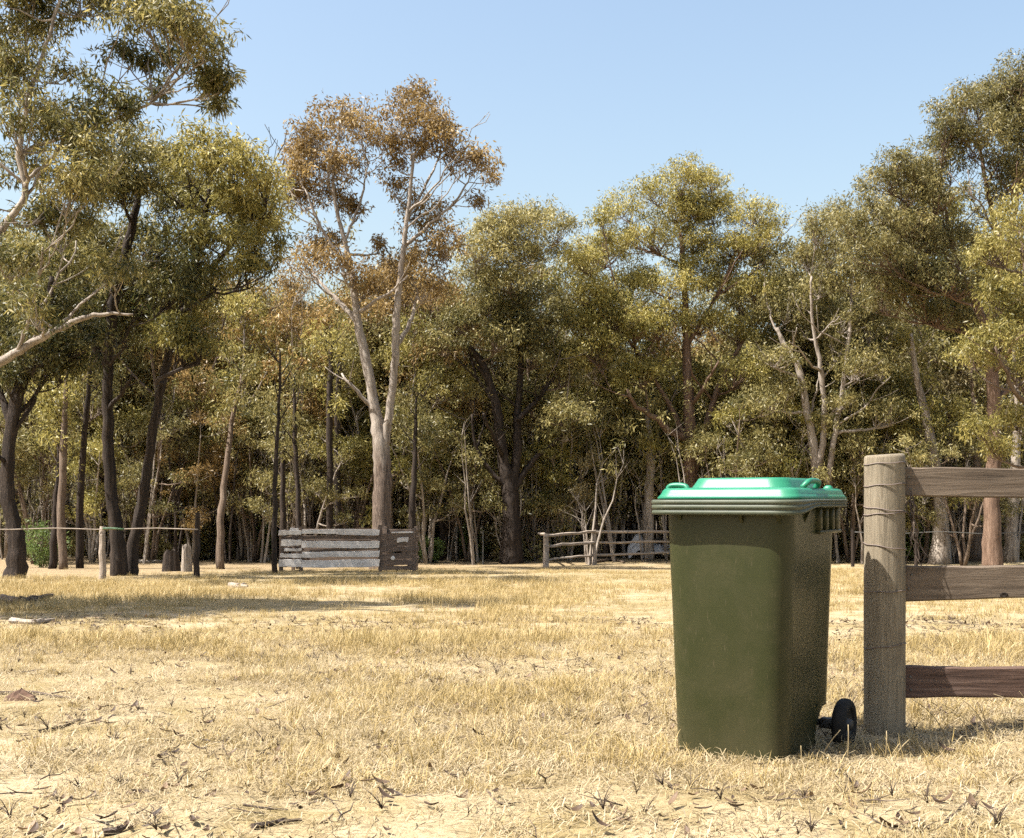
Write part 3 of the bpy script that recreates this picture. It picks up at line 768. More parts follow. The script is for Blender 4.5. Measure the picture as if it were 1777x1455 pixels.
gum(42, [[(1418, 968, .19), (1418, 860, .165), (1412, 780, .145), (1398, 700, .125), (1386, 640, .11), (1362, 600, .09), (1348, 570, .05)], [(1416, 840, .14), (1430, 740, .11), (1425, 640, .09), (1410, 560, .06), (1408, 480, .04)],
         [(1430, 960, .12), (1440, 820, .10), (1455, 720, .085), (1470, 620, .065), (1478, 520, .05)]],
    [(1420, 400, 34, 34), (1455, 385, 40, 30), (1400, 450, 36, 34), (1450, 440, 44, 34, 1, .55), (1490, 420, 40, 36), (1420, 500, 40, 28, .8), (1480, 490, 44, 30, .8), (1360, 540, 40, 34), (1460, 560, 40, 30, .7), (1350, 620, 36, 30, .8), (1510, 460, 36, 34), (1395, 570, 34, 28, .8), (1440, 620, 36, 28, .8), (1490, 640, 40, 32), (1365, 680, 34, 28, .8), (1325, 690, 36, 30), (1505, 560, 40, 34), (1455, 700, 34, 26, .7), (1525, 640, 38, 32), (1540, 720, 40, 30, .9)],
    'slender gum with curving cream trunk between the bin and the brown fence', 109, 'bark_gum', 'leaf_olive')
gum(38, [[(1722, 985, .270), (1722, 880, .232), (1724, 780, .210), (1722, 660, .180), (1706, 560, .135), (1670, 480, .098), (1620, 420, .068), (1580, 370, .038)],
         [(1722, 660, .135), (1735, 540, .112), (1730, 420, .090), (1712, 320, .068), (1695, 230, .038)], [(1728, 480, .075), (1760, 380, .060), (1775, 260, .038)], [(1670, 480, .060), (1650, 420, .053), (1640, 350, .030)], [(1724, 700, .090), (1760, 660, .075), (1790, 580, .045)],
         [(1712, 320, .038), (1740, 270, .026), (1755, 215, .015)]],
    [(1660, 190, 46, 36), (1700, 185, 44, 38), (1740, 165, 40, 36), (1775, 135, 40, 36), (1640, 235, 36, 34, 1, .35), (1690, 250, 50, 34, 1, .55), (1750, 225, 46, 34), (1800, 200, 50, 50), (1560, 285, 48, 26), (1600, 300, 44, 28), (1530, 320, 40, 28), (1570, 340, 56, 34, 1, .6), (1620, 350, 48, 36, 1, .55), (1650, 290, 36, 30, .8), (1510, 365, 44, 30, 1, .55), (1480, 395, 40, 26), (1560, 400, 56, 36, 1, .5), (1620, 420, 50, 38), (1520, 440, 50, 36), (1580, 470, 54, 36, 1, .4), (1640, 490, 48, 36, 1, .35), (1690, 330, 26, 26, .5), (1700, 420, 40, 34, .8), (1790, 300, 46, 44, .8), (1540, 520, 50, 40), (1610, 540, 50, 36, 1, .35), (1680, 560, 46, 36, 1, .45), (1760, 320, 40, 34), (1735, 285, 30, 26, .8), (1785, 250, 40, 40), (1720, 370, 34, 26, .8)],
    'huge gum on the right, tiered dusty crown climbing out of frame', 110, 'bark_red', 'leaf_olive', dens=.95, knit=.4)
gum(33, [[(1806, 1000, .224), (1800, 880, .192), (1795, 760, .168), (1790, 620, .136), (1780, 480, .080), (1770, 400, .040)], [(1795, 700, .088), (1750, 640, .064), (1725, 580, .032)]],
    [(1755, 400, 46, 34, 1, .6), (1790, 380, 50, 40, 1, .6), (1720, 440, 46, 34, 1, .55), (1765, 460, 50, 36, 1, .6), (1730, 520, 44, 34), (1780, 540, 50, 40), (1730, 590, 46, 34), (1690, 620, 40, 30), (1770, 640, 44, 36, .8), (1760, 730, 36, 30, 1, .6), (1700, 745, 34, 26, 1, .55), (1730, 780, 40, 24, .9, .6)],
    'olive gum at the right edge leaning over the brown rails', 111, 'bark_brown', 'leaf_yellow')

# --- the wood behind: a few kinds, copied tree by tree
def kind_tree(seed, h, style):
    rng = np.random.default_rng(seed)
    limbs, blobs = [], []
    lean = rng.normal(0, .035, 2)
    if style == 'slender':
        z = np.linspace(0, .88 * h, 9); wob = np.cumsum(rng.normal(0, .03 * h / 9, (9, 2)), 0)
        p = np.c_[wob + lean * z[:, None], z]; p[0, :2] = 0
        limbs.append((p, np.linspace(.105, .028, 9)))
        for q in range(4):
            s = p[rng.integers(4, 7)]; a = rng.uniform(0, 6.28); L = h * rng.uniform(.16, .28)
            e = s + np.array([math.cos(a) * L * .75, math.sin(a) * L * .75, L])
            limbs.append((bezier(s, (s + e) / 2 + np.array([math.cos(a), math.sin(a), -.3]) * L * .12, e, 7), np.linspace(.055, .02, 7)))
        tops = [l[0][-1] for l in limbs]; nb, zlo = 19, .44
    elif style == 'fork':
        zf = h * rng.uniform(.18, .34)
        p = np.array([[0, 0, 0], [.03, .02, zf * .5], [lean[0] * zf, lean[1] * zf, zf]])
        p = curve_pts(p, 8); limbs.append((p, np.linspace(.165, .125, 8)))
        nf = 3; a0 = rng.uniform(0, 6.28)
        for q in range(nf):
            a = a0 + q * 6.28 / nf + rng.normal(0, .3); L = h * rng.uniform(.42, .55); sp = rng.uniform(.22, .42)
            e = p[-1] + np.array([math.cos(a) * L * sp, math.sin(a) * L * sp, L])
            lp = bezier(p[-1], p[-1] + np.array([math.cos(a) * L * sp * .7, math.sin(a) * L * sp * .7, L * .35]), e, 9)
            lp[1:-1] += rng.normal(0, .05, (7, 3)); limbs.append((lp, np.linspace(.088, .026, 9)))
            s = lp[4]; a2 = a + rng.normal(0, .8); L2 = L * .5
            e2 = s + np.array([math.cos(a2) * L2 * .7, math.sin(a2) * L2 * .7, L2 * .8])
            limbs.append((bezier(s, (s + e2) / 2 + np.array([0, 0, -.12 * L2]), e2, 7), np.linspace(.06, .02, 7)))
        tops = [l[0][-1] for l in limbs[1:]]; nb, zlo = 28, .34
    else:                                        # low bushy understorey tree of several thin stems
        for q in range(4):
            a = q * 1.57 + rng.normal(0, .4); L = h * rng.uniform(.6, .85); sp = rng.uniform(.15, .4)
            e = np.array([math.cos(a) * L * sp, math.sin(a) * L * sp, L])
            lp = bezier(np.array([math.cos(a) * .06, math.sin(a) * .06, 0]), np.array([e[0] * .3, e[1] * .3, L * .55]), e, 9)
            lp[1:-1] += rng.normal(0, .03, (7, 3)); limbs.append((lp, np.linspace(.07, .02, 9)))
        tops = [l[0][-1] for l in limbs]; nb, zlo = 22, .22
    for q in range(nb):
        t = tops[q % len(tops)]
        if q < len(tops): c = t + np.array([0, 0, .1 * h * rng.uniform(0, 1)])
        else:
            a = rng.uniform(0, 6.28); rr = h * rng.uniform(.04, .17)
            c = np.array([t[0] * .8 + math.cos(a) * rr, t[1] * .8 + math.sin(a) * rr, h * rng.uniform(zlo, .93)])
        rad = h * rng.uniform(.06, .105)
        blobs.append((c, (rad * 1.1, rad * 1.1, rad * .95), rng.uniform(.5, .8), rng.uniform(.3, .6)))
    blobs.sort(key=lambda t: t[0][2])
    T, W, Cn = MB(), MB(), MB()
    grow(limbs, blobs, rng, T, W, Cn, (.14, .037), .78)
    return T.mesh('trunk', True), merge(Cn, W).mesh('crown', False, True)

KINDS = {'slender': [kind_tree(s, 9.5, 'slender') for s in (1, 2, 3)], 'fork': [kind_tree(s, 9.5, 'fork') for s in (4, 5, 6)], 'low': [kind_tree(s, 6.0, 'low') for s in (7, 8, 9)]}
for v in KINDS.values():
    for meshes in v:
        meshes[0].materials.append(None); meshes[1].materials.append(None); meshes[1].materials.append(None)

def place_tree(X, Y, style, var, h, rz, bark, leafm, label, group, name='gum_tree'):
    meshes = KINDS[style][var % 3]
    t = thing(name, label, 'tree', (X, Y, gzf(X, Y) - .06), rz, group)
    s = h / (6.0 if style == 'low' else 9.5); t.scale = (s, s, s)
    for nm, me, ms in zip(('trunk', 'crown'), meshes, ((bark,), (leafm, bark))):
        o = bpy.data.objects.new(nm, me); COL.objects.link(o); o.parent = t
        for sl, m in zip(o.material_slots, ms): sl.link = 'OBJECT'; sl.material = M[m]
    return t

ZONES = [(-160, 175, 'behind the wire fence'), (175, 330, 'behind the leaning black trunk'), (330, 470, 'left of the grey timber pen'), (470, 740, 'behind the grey timber pen'),
         (740, 900, 'between the timber pen and the low rail fence'), (900, 1130, 'behind the low rail fence'), (1130, 1500, 'behind the green-lidded bin'), (1500, 1990, 'behind the brown rails on the right')]
def zone(px):
    for a, b_, w in ZONES:
        if a <= px < b_: return w
    return ZONES[0][2] if px < 0 else ZONES[-1][2]
BW = {'bark_pale': 'pale-barked', 'bark_dark': 'black-barked', 'bark_brown': 'brown-barked', 'bark_red': 'reddish-barked'}
LW = {'leaf_olive': 'olive', 'leaf_yellow': 'yellow', 'leaf_rust': 'rusty', 'leaf_scrub': 'dull', 'leaf_dark': 'dark'}
SW = {'slender': 'slender', 'fork': 'forking', 'low': 'low bushy'}
used = set()
rng = np.random.default_rng(77)
rows = [(-130, 1930, 74, 44.5, 48), (-150, 1950, 82, 49, 55), (-170, 1970, 92, 56, 64)]
for r_i, (x0, x1, stp, ya, yb) in enumerate(rows):
    px = x0
    while px < x1:
        Y = rng.uniform(ya, yb); x = px + rng.uniform(-18, 18)
        sty = rng.choice(['slender', 'fork', 'low'], p=[.4, .32, .28] if r_i else [.36, .14, .5])
        bark = rng.choice(['bark_pale', 'bark_dark', 'bark_brown'], p=[.4, .27, .33])
        leafm = rng.choice(['leaf_olive', 'leaf_yellow', 'leaf_rust', 'leaf_scrub', 'leaf_dark'], p=[.44, .26, .10, .09, .11])
        h = {'slender': rng.uniform(9.2, 11.6), 'fork': rng.uniform(9, 11), 'low': rng.uniform(5.6, 8.8)}[sty]
        if x < 330 or x > 1480: h *= 1.12
        for leafm in [leafm] + list(LW):          # no two alike in one place
            lab = '%s %s %s-leaved gum, %s row %s' % (SW[sty], BW[bark], LW[leafm], ('first', 'second', 'third')[r_i], zone(x))
            if lab not in used: break
        used.add(lab)
        place_tree((x - CX) * Y / FPX, Y, sty, int(rng.integers(3)), h, rng.uniform(0, 6.28), bark, leafm, lab, 'gums in the wood behind the paddock')
        px += stp

for x, Y, sty, var, h, bark, leafm, lab in [
    (420, 42, 'fork', 0, 470, 'bark_pale', 'leaf_yellow', 'full yellow-green gum between the leaning trunk and the pen'), (545, 43, 'fork', 1, 425, 'bark_brown', 'leaf_rust', 'rust-tinged gum just left of the tall forked one'),
    (498, 45, 'slender', 2, 480, 'bark_pale', 'leaf_olive', 'narrow olive gum above the left end of the pen'), (770, 42.5, 'fork', 2, 405, 'bark_brown', 'leaf_rust', 'rust-tinged gum just right of the tall forked one'),
    (705, 44.5, 'fork', 0, 440, 'bark_dark', 'leaf_olive', 'olive gum filling the fork of the tallest trunk'), (622, 44, 'low', 1, 480, 'bark_pale', 'leaf_olive', 'bushy olive gum low behind the tallest trunk'),
    (1003, 45, 'fork', 1, 405, 'bark_pale', 'leaf_yellow', 'yellow-green gum between the dark forked gum and the domed one'), (1368, 45, 'fork', 2, 405, 'bark_pale', 'leaf_olive', 'olive gum left of the slender cream trunk'),
    (1545, 45, 'fork', 0, 320, 'bark_pale', 'leaf_olive', 'pale-limbed gum above the round fence post'), (1655, 45, 'fork', 1, 300, 'bark_brown', 'leaf_yellow', 'yellow-green gum above the thick flared trunk'),
    (100, 40, 'fork', 2, 400, 'bark_brown', 'leaf_olive', 'olive gum behind the far-left dark trunk'), (305, 42, 'fork', 0, 430, 'bark_brown', 'leaf_rust', 'rusty gum right of the leaning black trunk'),
    (960, 42, 'low', 0, 590, 'bark_pale', 'leaf_olive', 'bushy olive gum over the low rail fence posts'), (1100, 43, 'low', 2, 560, 'bark_pale', 'leaf_yellow', 'bushy yellow-green gum left of the bin lid'),
    (1320, 43, 'low', 1, 560, 'bark_pale', 'leaf_olive', 'bushy gum right above the bin lid')]:
    Y += 3.0; h = CAMZ - (h - HY) * Y / FPX - gzf((x - CX) * Y / FPX, Y)
    place_tree((x - CX) * Y / FPX, Y, sty, var, h * .97, x * .7, bark, leafm, lab, 'gums in the wood behind the paddock')

# leafy young gums along the sunny front of the wood
for x, Y, var, top, bark, leafm, lab in [
    (60, 41, 0, 700, 'bark_brown', 'leaf_olive', 'young olive gum behind the far-left dark trunk'), (160, 42, 1, 740, 'bark_pale', 'leaf_yellow', 'young yellow-green gum between the two dark left trunks'),
    (262, 42.5, 2, 690, 'bark_brown', 'leaf_olive', 'young gum in the gap right of the leaning black trunk'), (335, 43, 0, 720, 'bark_pale', 'leaf_rust', 'young rusty gum above the charred post'),
    (440, 43.5, 1, 680, 'bark_brown', 'leaf_olive', 'young olive gum left of the burnt sapling'), (535, 42, 2, 735, 'bark_pale', 'leaf_olive', 'young gum directly above the white boards of the pen'),
    (608, 43, 0, 700, 'bark_brown', 'leaf_yellow', 'young gum just left of the tallest trunk'), (742, 42.5, 1, 690, 'bark_pale', 'leaf_olive', 'young gum above the small round bush'),
    (812, 43.5, 2, 715, 'bark_brown', 'leaf_olive', 'young gum above the wide green bush'), (975, 44.5, 0, 700, 'bark_pale', 'leaf_yellow', 'young yellow-green gum over the low rail fence'),
    (1045, 45, 1, 680, 'bark_brown', 'leaf_olive', 'young olive gum over the middle of the low rail fence'), (1105, 46, 2, 730, 'bark_pale', 'leaf_dark', 'young dark gum near the left edge of the bin lid'),
    (1270, 42.5, 0, 690, 'bark_brown', 'leaf_olive', 'young olive gum straight above the bin lid'), (1345, 43, 1, 670, 'bark_pale', 'leaf_yellow', 'young yellow-green gum above the right of the bin lid'),
    (1475, 43, 2, 680, 'bark_brown', 'leaf_olive', 'young olive gum left of the round fence post'), (1545, 41.5, 0, 720, 'bark_pale', 'leaf_olive', 'young gum rising over the top of the fence post'),
    (1600, 43, 1, 660, 'bark_brown', 'leaf_yellow', 'young yellow-green gum over the left of the top rail'), (1672, 41, 2, 730, 'bark_brown', 'leaf_olive', 'young olive gum over the middle of the top rail')]:
    X = (x - CX) * Y / FPX; h = CAMZ - (top - HY) * Y / FPX - gzf(X, Y)
    place_tree(X, Y, 'low', var, h * 1.02, x * .9, bark, leafm, lab, 'young gums along the front of the wood')

# the far wood, one mass
C_far = bpy.data.collections.new('far')
fk = 0
for sty, v in KINDS.items():
    for meshes in v[:2]:
        mb = MB()
        for q, me in enumerate(meshes):
            V = np.empty(len(me.vertices) * 3, np.float32); me.vertices.foreach_get('co', V)
            tot = np.empty(len(me.polygons), np.int32); me.polygons.foreach_get('loop_total', tot)
            idx = np.empty(len(me.loops), np.int32); me.loops.foreach_get('vertex_index', idx)
            st = np.r_[0, np.cumsum(tot)[:-1]]
            mi = np.empty(len(me.polygons), np.int32); me.polygons.foreach_get('material_index', mi)
            tn = None
            if q == 1:
                tn = np.empty(len(me.vertices), np.float32); me.attributes['tint'].data.foreach_get('value', tn)
            n0 = mb.n; mb.add(V.reshape(-1, 3), [], 0, tn)
            for k in (3, 4):
                for mm in (0, 1):
                    sel = (tot == k) & (mi == mm)
                    if sel.any():
                        mb.F.append(idx[st[sel][:, None] + np.arange(k)] + n0); mb.M.append(np.full(sel.sum(), 0 if q == 0 or mm == 1 else 1))
        proto('far_%02d' % fk, mb.mesh('far_tree', False, True), [M[('bark_brown', 'bark_pale', 'bark_dark')[fk % 3]], M[('leaf_olive', 'leaf_scrub')[fk % 2]]], C_far)
        fk += 1
n = 230
Yv = np.sqrt(rng.uniform(63 ** 2, 135 ** 2, n)); Xv = rng.uniform(-1, 1, n) * Yv * .75
s = rng.uniform(.8, 1.15, n)
scatter('distant_woodland', np.stack([Xv, Yv, gz(Xv, Yv) - .1], -1), np.c_[np.zeros(n), np.zeros(n), rng.uniform(0, 6.28, n)], np.c_[s, s, s], rng.integers(0, fk, n), C_far, 'dense dry woodland deep behind the paddock trees')

# scrub and bare saplings on the wood floor, uncountable
C_scr = bpy.data.collections.new('scrub')
for q in range(8):
    r2 = np.random.default_rng(200 + q); mb = MB(); h = (1.1, 1.6, .8, 2.6, 3.6, 6.0, 7.5, 6.5)[q]
    for k in range((14, 12, 12, 5, 5, 2, 2, 3)[q]):
        a = r2.uniform(0, 6.28); L = h * r2.uniform(.6, 1.1); sp = r2.uniform(.1, .7) if q < 3 else r2.uniform(.02, .16)
        e = np.array([math.cos(a) * L * sp, math.sin(a) * L * sp, L * .85]); st = np.array([math.cos(a), math.sin(a), 0]) * .08
        pt = bezier(st, np.array([e[0] * .4, e[1] * .4, L * .5]), e, 6); pt[1:] += r2.normal(0, .04 * min(h, 2.2) / 2, (5, 3))
        mb.tube(pt, np.linspace((.018, .018, .018, .03, .03, .05, .055, .05)[q], .006, 6), 5, cap=False)
        for z in range(3 if q < 5 else 7):
            s0 = pt[r2.integers(2, 6)]; e2 = s0 + (r2.normal(0, .22 * h / 1.5, 3) + [0, 0, .2] if q < 3 else np.r_[r2.normal(0, .35, 2), r2.uniform(.3, .9)])
            mb.tube(bezier(s0, (s0 + e2) / 2, e2, 4), [.011, .009, .006, .003], 4, cap=False)
    if q >= 5:
        cs = np.c_[r2.normal(0, .09 * h, (16, 2)), r2.uniform(.4, .95, 16) * h]
        m2 = MB(); leaf_cloud(m2, r2, cs, r2.uniform(.2, .4, 16), 34, .13, .034)
        mb.add(np.concatenate(m2.V), m2.F[0], 1, np.concatenate(m2.T))
    if q < 3:
        cs = r2.normal(0, 1, (16, 3)); cs /= np.linalg.norm(cs, axis=1)[:, None]; cs *= np.array([.55, .55, .42]) * h; cs[:, 2] += .55 * h
        m2 = MB(); leaf_cloud(m2, r2, cs, np.full(16, .24 * h), 80, .13, .04, .2)
        mb.add(np.concatenate(m2.V), m2.F[0], 1, np.concatenate(m2.T))
    proto('scrub_%02d' % q, mb.mesh('scrub', False, True), [M[('bark_brown', 'bark_brown', 'bark_brown', 'bark_pale', 'bark_pale', 'bark_pale', 'bark_pale', 'bark_dark')[q]], M['leaf_scrub' if q == 0 else 'leaf_olive']], C_scr)
n = 1500
Yv = np.sqrt(rng.uniform(43.5 ** 2, 100 ** 2, n)); Xv = rng.uniform(-1, 1, n) * Yv * .53
s = rng.uniform(.7, 1.75, n)
scatter('undergrowth', np.stack([Xv, Yv, gz(Xv, Yv) - .03], -1), np.c_[rng.normal(0, .08, n), rng.normal(0, .08, n), rng.uniform(0, 6.28, n)], np.c_[s, s, s], rng.choice(8, n, p=[.22, .24, .22, .08, .07, .06, .06, .05]), C_scr, 'brown scrub and bare saplings on the floor of the wood')

n = 170
Yv = rng.uniform(41.5, 47, n); Xv = rng.uniform(-1, 1, n) * Yv * .46
s = rng.uniform(.6, 1.25, n)
scatter('saplings', np.stack([Xv, Yv, gz(Xv, Yv) - .03], -1), np.c_[rng.normal(0, .08, n), rng.normal(0, .08, n), rng.uniform(0, 6.28, n)], np.c_[s, s, s], rng.choice([3, 5, 6, 7, 5, 6], n), C_scr, 'thin saplings crowded along the front of the wood')

# green bushes along the edge of the wood
def bush(px, Y, w, h, leafm, label, seed):
    r2 = np.random.default_rng(seed); X = (px - CX) * Y / FPX
    t = thing('bush', label, 'bush', (X, Y, gzf(X, Y)), group='green bushes at the edge of the wood')
    st, lf = MB(), MB()
    for k in range(9):
        a = r2.uniform(0, 6.28); e = np.array([math.cos(a) * w * .35, math.sin(a) * w * .35, h * r2.uniform(.5, .85)])
        st.tube(bezier(np.array([math.cos(a) * .04, math.sin(a) * .04, -.04]), e * [.3, .3, .6], e, 6), np.linspace(.02, .006, 6), 5)
    cs = r2.normal(0, 1, (46, 3)); cs /= np.linalg.norm(cs, axis=1)[:, None]; cs *= r2.uniform(.5, 1, 46)[:, None] * np.array([w / 2, w / 2, h * .45]); cs[:, 2] += h * .52
    leaf_cloud(lf, r2, cs, np.full(46, .16 * (w + h) / 2), 50, .11, .035, .1)
    obj('stems', st.mesh('stems', True), M['bark_brown'], t); obj('foliage', lf.mesh('foliage', False, True), M[leafm], t)
bush(72, 38, 1.5, 1.5, 'leaf_green', 'bright green bush behind the far-left trunk', 1)
bush(745, 43, .95, .95, 'leaf_green', 'small round green bush right of the timber pen', 2)
bush(822, 45, 1.5, 1.3, 'leaf_green', 'wide green bush behind the thin steel picket', 3)
bush(415, 46, 2.1, 1.8, 'leaf_olive', 'olive bush between the charred post and the pen', 4)
bush(462, 44, .7, 1.5, 'leaf_green', 'narrow green bush beside the burnt sapling', 5)
bush(912, 47, .8, 1.1, 'leaf_green', 'pale green bush left of the low rail fence', 6)
bush(1600, 44, 1.4, 1.5, 'leaf_green', 'green bush seen between the brown rails', 7)
bush(1095, 50, 2.2, 3.0, 'leaf_dark', 'tall dark bush standing behind the low rail fence', 8)

# trunks that stand out along the front of the wood
def pole_tree(px, base_py, Y, path, bark, label, name='gum_tree', cat='tree', leafm=None):
    r2 = np.random.default_rng(int(px * 7 + Y)); X = (px - CX) * Y / FPX; Z = gzf(X, Y)
    rows = [[*P(a, b_, Y), r_ * Y / FPX] for a, b_, r_ in path]; rows[0][2] = Z - .1
    cp = curve_pts(rows, 18); cp[:, :2] += r2.normal(0, .012, (18, 2))
    mb = MB(); mb.tube(cp[:, :3] - np.array([X, Y, Z]), cp[:, 3], 9, rough=.09, rng=r2)
    tw = MB(); ends = []
    for k in range(9):
        s0 = cp[r2.integers(9, 18), :3]; a = r2.uniform(0, 6.28); L = r2.uniform(.5, 1.3)
        e = s0 + np.array([math.cos(a) * L * .6, math.sin(a) * L * .6, L * .7])
        ends.append(e); tw.tube(bezier(s0, (s0 + e) / 2 + np.array([0, 0, -.1]), e, 6) - np.array([X, Y, Z]), np.linspace(.022, .006, 6), 5, cap=False)
    t = thing(name, label, cat, (X, Y, Z))
    obj('trunk', mb.mesh('trunk', True), M[bark], t)
    lf = MB()
    if leafm != 'bare':
        cs = np.vstack([np.array(ends), cp[-1:, :3] + r2.normal(0, .3, (6, 3))]) - np.array([X, Y, Z])
        leaf_cloud(lf, r2, cs, r2.uniform(.3, .55, len(cs)), 95, .14, .038)
        obj('crown', merge(lf, tw).mesh('crown', False, True), [M[leafm or ('leaf_olive', 'leaf_yellow', 'leaf_dark')[int(px) % 3]], M[bark]], t)
    else: obj('crown', tw.mesh('crown', True), M[bark], t)
pole_tree(476, 998, 31, [(476, 998, 5), (477, 900, 4.5), (480, 780, 3.5), (484, 700, 2.5), (486, 610, 1.5)], 'bark_dark', 'burnt black sapling at the left end of the timber pen', leafm='bare')
pole_tree(109, 975, 36, [(112, 975, 9), (106, 900, 7.5), (110, 800, 7), (112, 720, 5), (116, 640, 3)], 'bark_brown', 'pale brown trunk between two black trunks behind the wire fence')
pole_tree(140, 968, 37, [(138, 968, 7), (139, 880, 6), (146, 760, 5), (152, 690, 4), (160, 600, 2)], 'bark_dark', 'thin black trunk right of the pale trunk at far left')
pole_tree(94, 972, 36.5, [(90, 972, 8), (96, 900, 6), (102, 800, 4), (104, 700, 2)], 'bark_dark', 'short black trunk touching the pale trunk at far left')
pole_tree(383, 975, 36, [(383, 978, 7), (384, 900, 6), (392, 820, 5), (402, 740, 4), (420, 650, 2)], 'bark_brown', 'brown trunk just right of the charred post')
pole_tree(492, 970, 40, [(492, 975, 7), (490, 880, 5), (491, 800, 4), (494, 700, 2.5)], 'bark_dark', 'black trunk rising behind the left end of the pen')
pole_tree(518, 970, 38, [(519, 980, 6), (516, 860, 4.5), (512, 760, 4), (510, 650, 2)], 'bark_dark', 'thin black trunk behind the pen, right of its left post')
pole_tree(571, 970, 41, [(571, 975, 5), (572, 800, 5), (572, 690, 5), (575, 600, 3)], 'bark_dark', 'left of two straight black trunks behind the pen')
pole_tree(588, 970, 42, [(588, 975, 6), (585, 830, 6), (586, 700, 5), (592, 590, 3)], 'bark_dark', 'right of two straight black trunks behind the pen')
pole_tree(713, 970, 39, [(714, 978, 8), (716, 880, 6), (720, 780, 4), (722, 690, 2)], 'bark_dark', 'black trunk behind the dark end of the pen')
pole_tree(765, 965, 44, [(765, 965, 6), (767, 880, 5.5), (769, 800, 4), (772, 720, 2)], 'bark_dark', 'charred bare trunk beside the small round bush', leafm='bare')
pole_tree(790, 965, 45, [(789, 965, 7), (790, 880, 6), (792, 780, 5), (796, 660, 3)], 'bark_brown', 'brown trunk left of the wide green bush')
pole_tree(830, 955, 48, [(832, 960, 6), (828, 860, 6), (826, 760, 5), (822, 640, 3)], 'bark_pale', 'cream trunk behind the wide green bush')
pole_tree(928, 955, 47, [(926, 962, 5), (930, 860, 4.5), (936, 780, 4), (940, 700, 2)], 'bark_pale', 'thin white trunk left of the low rail fence')
pole_tree(1636, 975, 42, [(1630, 975, 20), (1632, 920, 14), (1628, 850, 11), (1610, 740, 8), (1590, 650, 5), (1580, 580, 3)], 'bark_pale', 'thick pale trunk with flared foot behind the brown rails')
pole_tree(1690, 975, 44, [(1690, 975, 12), (1690, 900, 10), (1694, 800, 7), (1690, 700, 4), (1682, 600, 2)], 'bark_brown', 'brown trunk second from the post behind the rails')
pole_tree(1756, 972, 43, [(1752, 975, 13), (1756, 900, 10), (1762, 800, 7), (1765, 690, 4), (1758, 600, 2)], 'bark_pale', 'pale trunk near the right edge behind the rails')
pole_tree(1566, 965, 47, [(1572, 968, 8), (1566, 850, 7), (1560, 740, 6), (1550, 640, 4)], 'bark_pale', 'white trunk showing just above the fence post')
pole_tree(1128, 960, 44, [(1128, 966, 10), (1126, 880, 9), (1130, 790, 7), (1122, 700, 4)], 'bark_pale', 'stringy pale trunk just left of the bin lid')
pole_tree(1268, 960, 46, [(1268, 966, 5), (1270, 850, 4.5), (1266, 740, 4), (1268, 650, 2)], 'bark_pale', 'thin cream trunk straight above the bin lid')

# ------------------------------------------------------------------ the wheelie bin
bz = gzf(0.985, 4.75) - 0.012
tb = thing('wheelie_bin', 'olive wheelie bin with a mint green lid beside the fence post', 'bin', (BINC[0], BINC[1], bz), BROT)
tb.scale = (1.03, 1.03, 1.02)
mb = MB(); rings = []
WC = np.array([0.225, 0.075])                         # wheel arch centre (y, z)
for z in np.r_[0.0, 0.012, np.linspace(0.03, 0.93, 44), 0.975]:
    f = z / 0.97
    w = 0.425 + 0.065 * f; d = 0.570 + 0.03 * f
    ins = 0.015 * (1 - min(1, z / 0.012)) if z < 0.012 else 0
    # finer outline: dense points along the sides so that the wheel arch can be pressed in
    out = []
    r = 0.07
    base = rrect(w - 2 * ins, d - 2 * ins, r, 6)
    for q in range(len(base)):
        a, b2 = base[q], base[(q + 1) % len(base)]
        L = np.linalg.norm(b2 - a); m = max(1, int(round(L / 0.022))) if L > 0.05 else 1
        out += [a + (b2 - a) * t / m for t in range(m)] if m > 1 else [a]
    out = np.array(out)
    if len(rings) == 0: NB = len(out)
    if len(out) != NB:                               # resample to a constant count
        per = np.r_[out, out[:1]]; s = np.r_[0, np.cumsum(np.linalg.norm(np.diff(per, axis=0), axis=1))]
        q = np.linspace(0, s[-1], NB, endpoint=False)
        out = np.c_[np.interp(q, s, per[:, 0]), np.interp(q, s, per[:, 1])]
    out[:, 1] += 0.02 * (f - .5) * -0.6
    # the front bulges a little, and the wheel arches are pressed in at the back
    front = out[:, 1] < -d / 2 + 0.03
    out[front, 1] -= 0.016 * (1 - (out[front, 0] / (w / 2)) ** 2) * (0.3 + 0.7 * math.sin(math.pi * min(1, f)))
    dist = np.hypot(out[:, 1] - WC[0] + .01, z - WC[1])
    press = 0.05 * (1 - sstep(0.08, 0.105, dist))
    out[:, 0] -= np.sign(out[:, 0]) * press * (abs(out[:, 0]) > w / 2 - 0.06)
    rings.append(np.c_[out, np.full(NB, z)])
mb.rings(rings)
body = obj('body', mb.mesh('body', True), M['bin'], tb)
# collar: a deep ridged lip in front, running up thin along the sides
def collar_ring(off, z_front, z_back, w=0.50, d=0.61, r=0.05, front_ext=0.0):
    p = rrect(w + 2 * off, d + 2 * off, r + off, 7)
    pts = []
    base = []
    for q in range(len(p)):
        a, b2 = p[q], p[(q + 1) % len(p)]
        m = 10 if np.linalg.norm(b2 - a) > .15 else 1
        base += [a + (b2 - a) * t / m for t in range(m)]
    base = np.array(base)
    t = sstep(-d / 2 + .0, -d / 2 + 0.20, base[:, 1])
    z = z_front * (1 - t) + z_back * t
    base[:, 1] -= front_ext * (1 - sstep(-d / 2, -d / 2 + .15, base[:, 1]))
    return np.c_[base, z]
mb = MB(); T0, TB = 0.985, 0.985
prof = [(-0.01, .934, .955), (.030, .930, .958), (.040, .933, .960), (.040, .944, .966), (.036, .947, .968), (.036, .951, .970), (.041, .954, .972), (.041, .964, .976), (.037, .967, .977), (.037, .970, .979), (.041, .973, .980), (.041, .981, .986), (.036, .986, .989), (0.0, .986, .989), (-.03, .984, .986)]
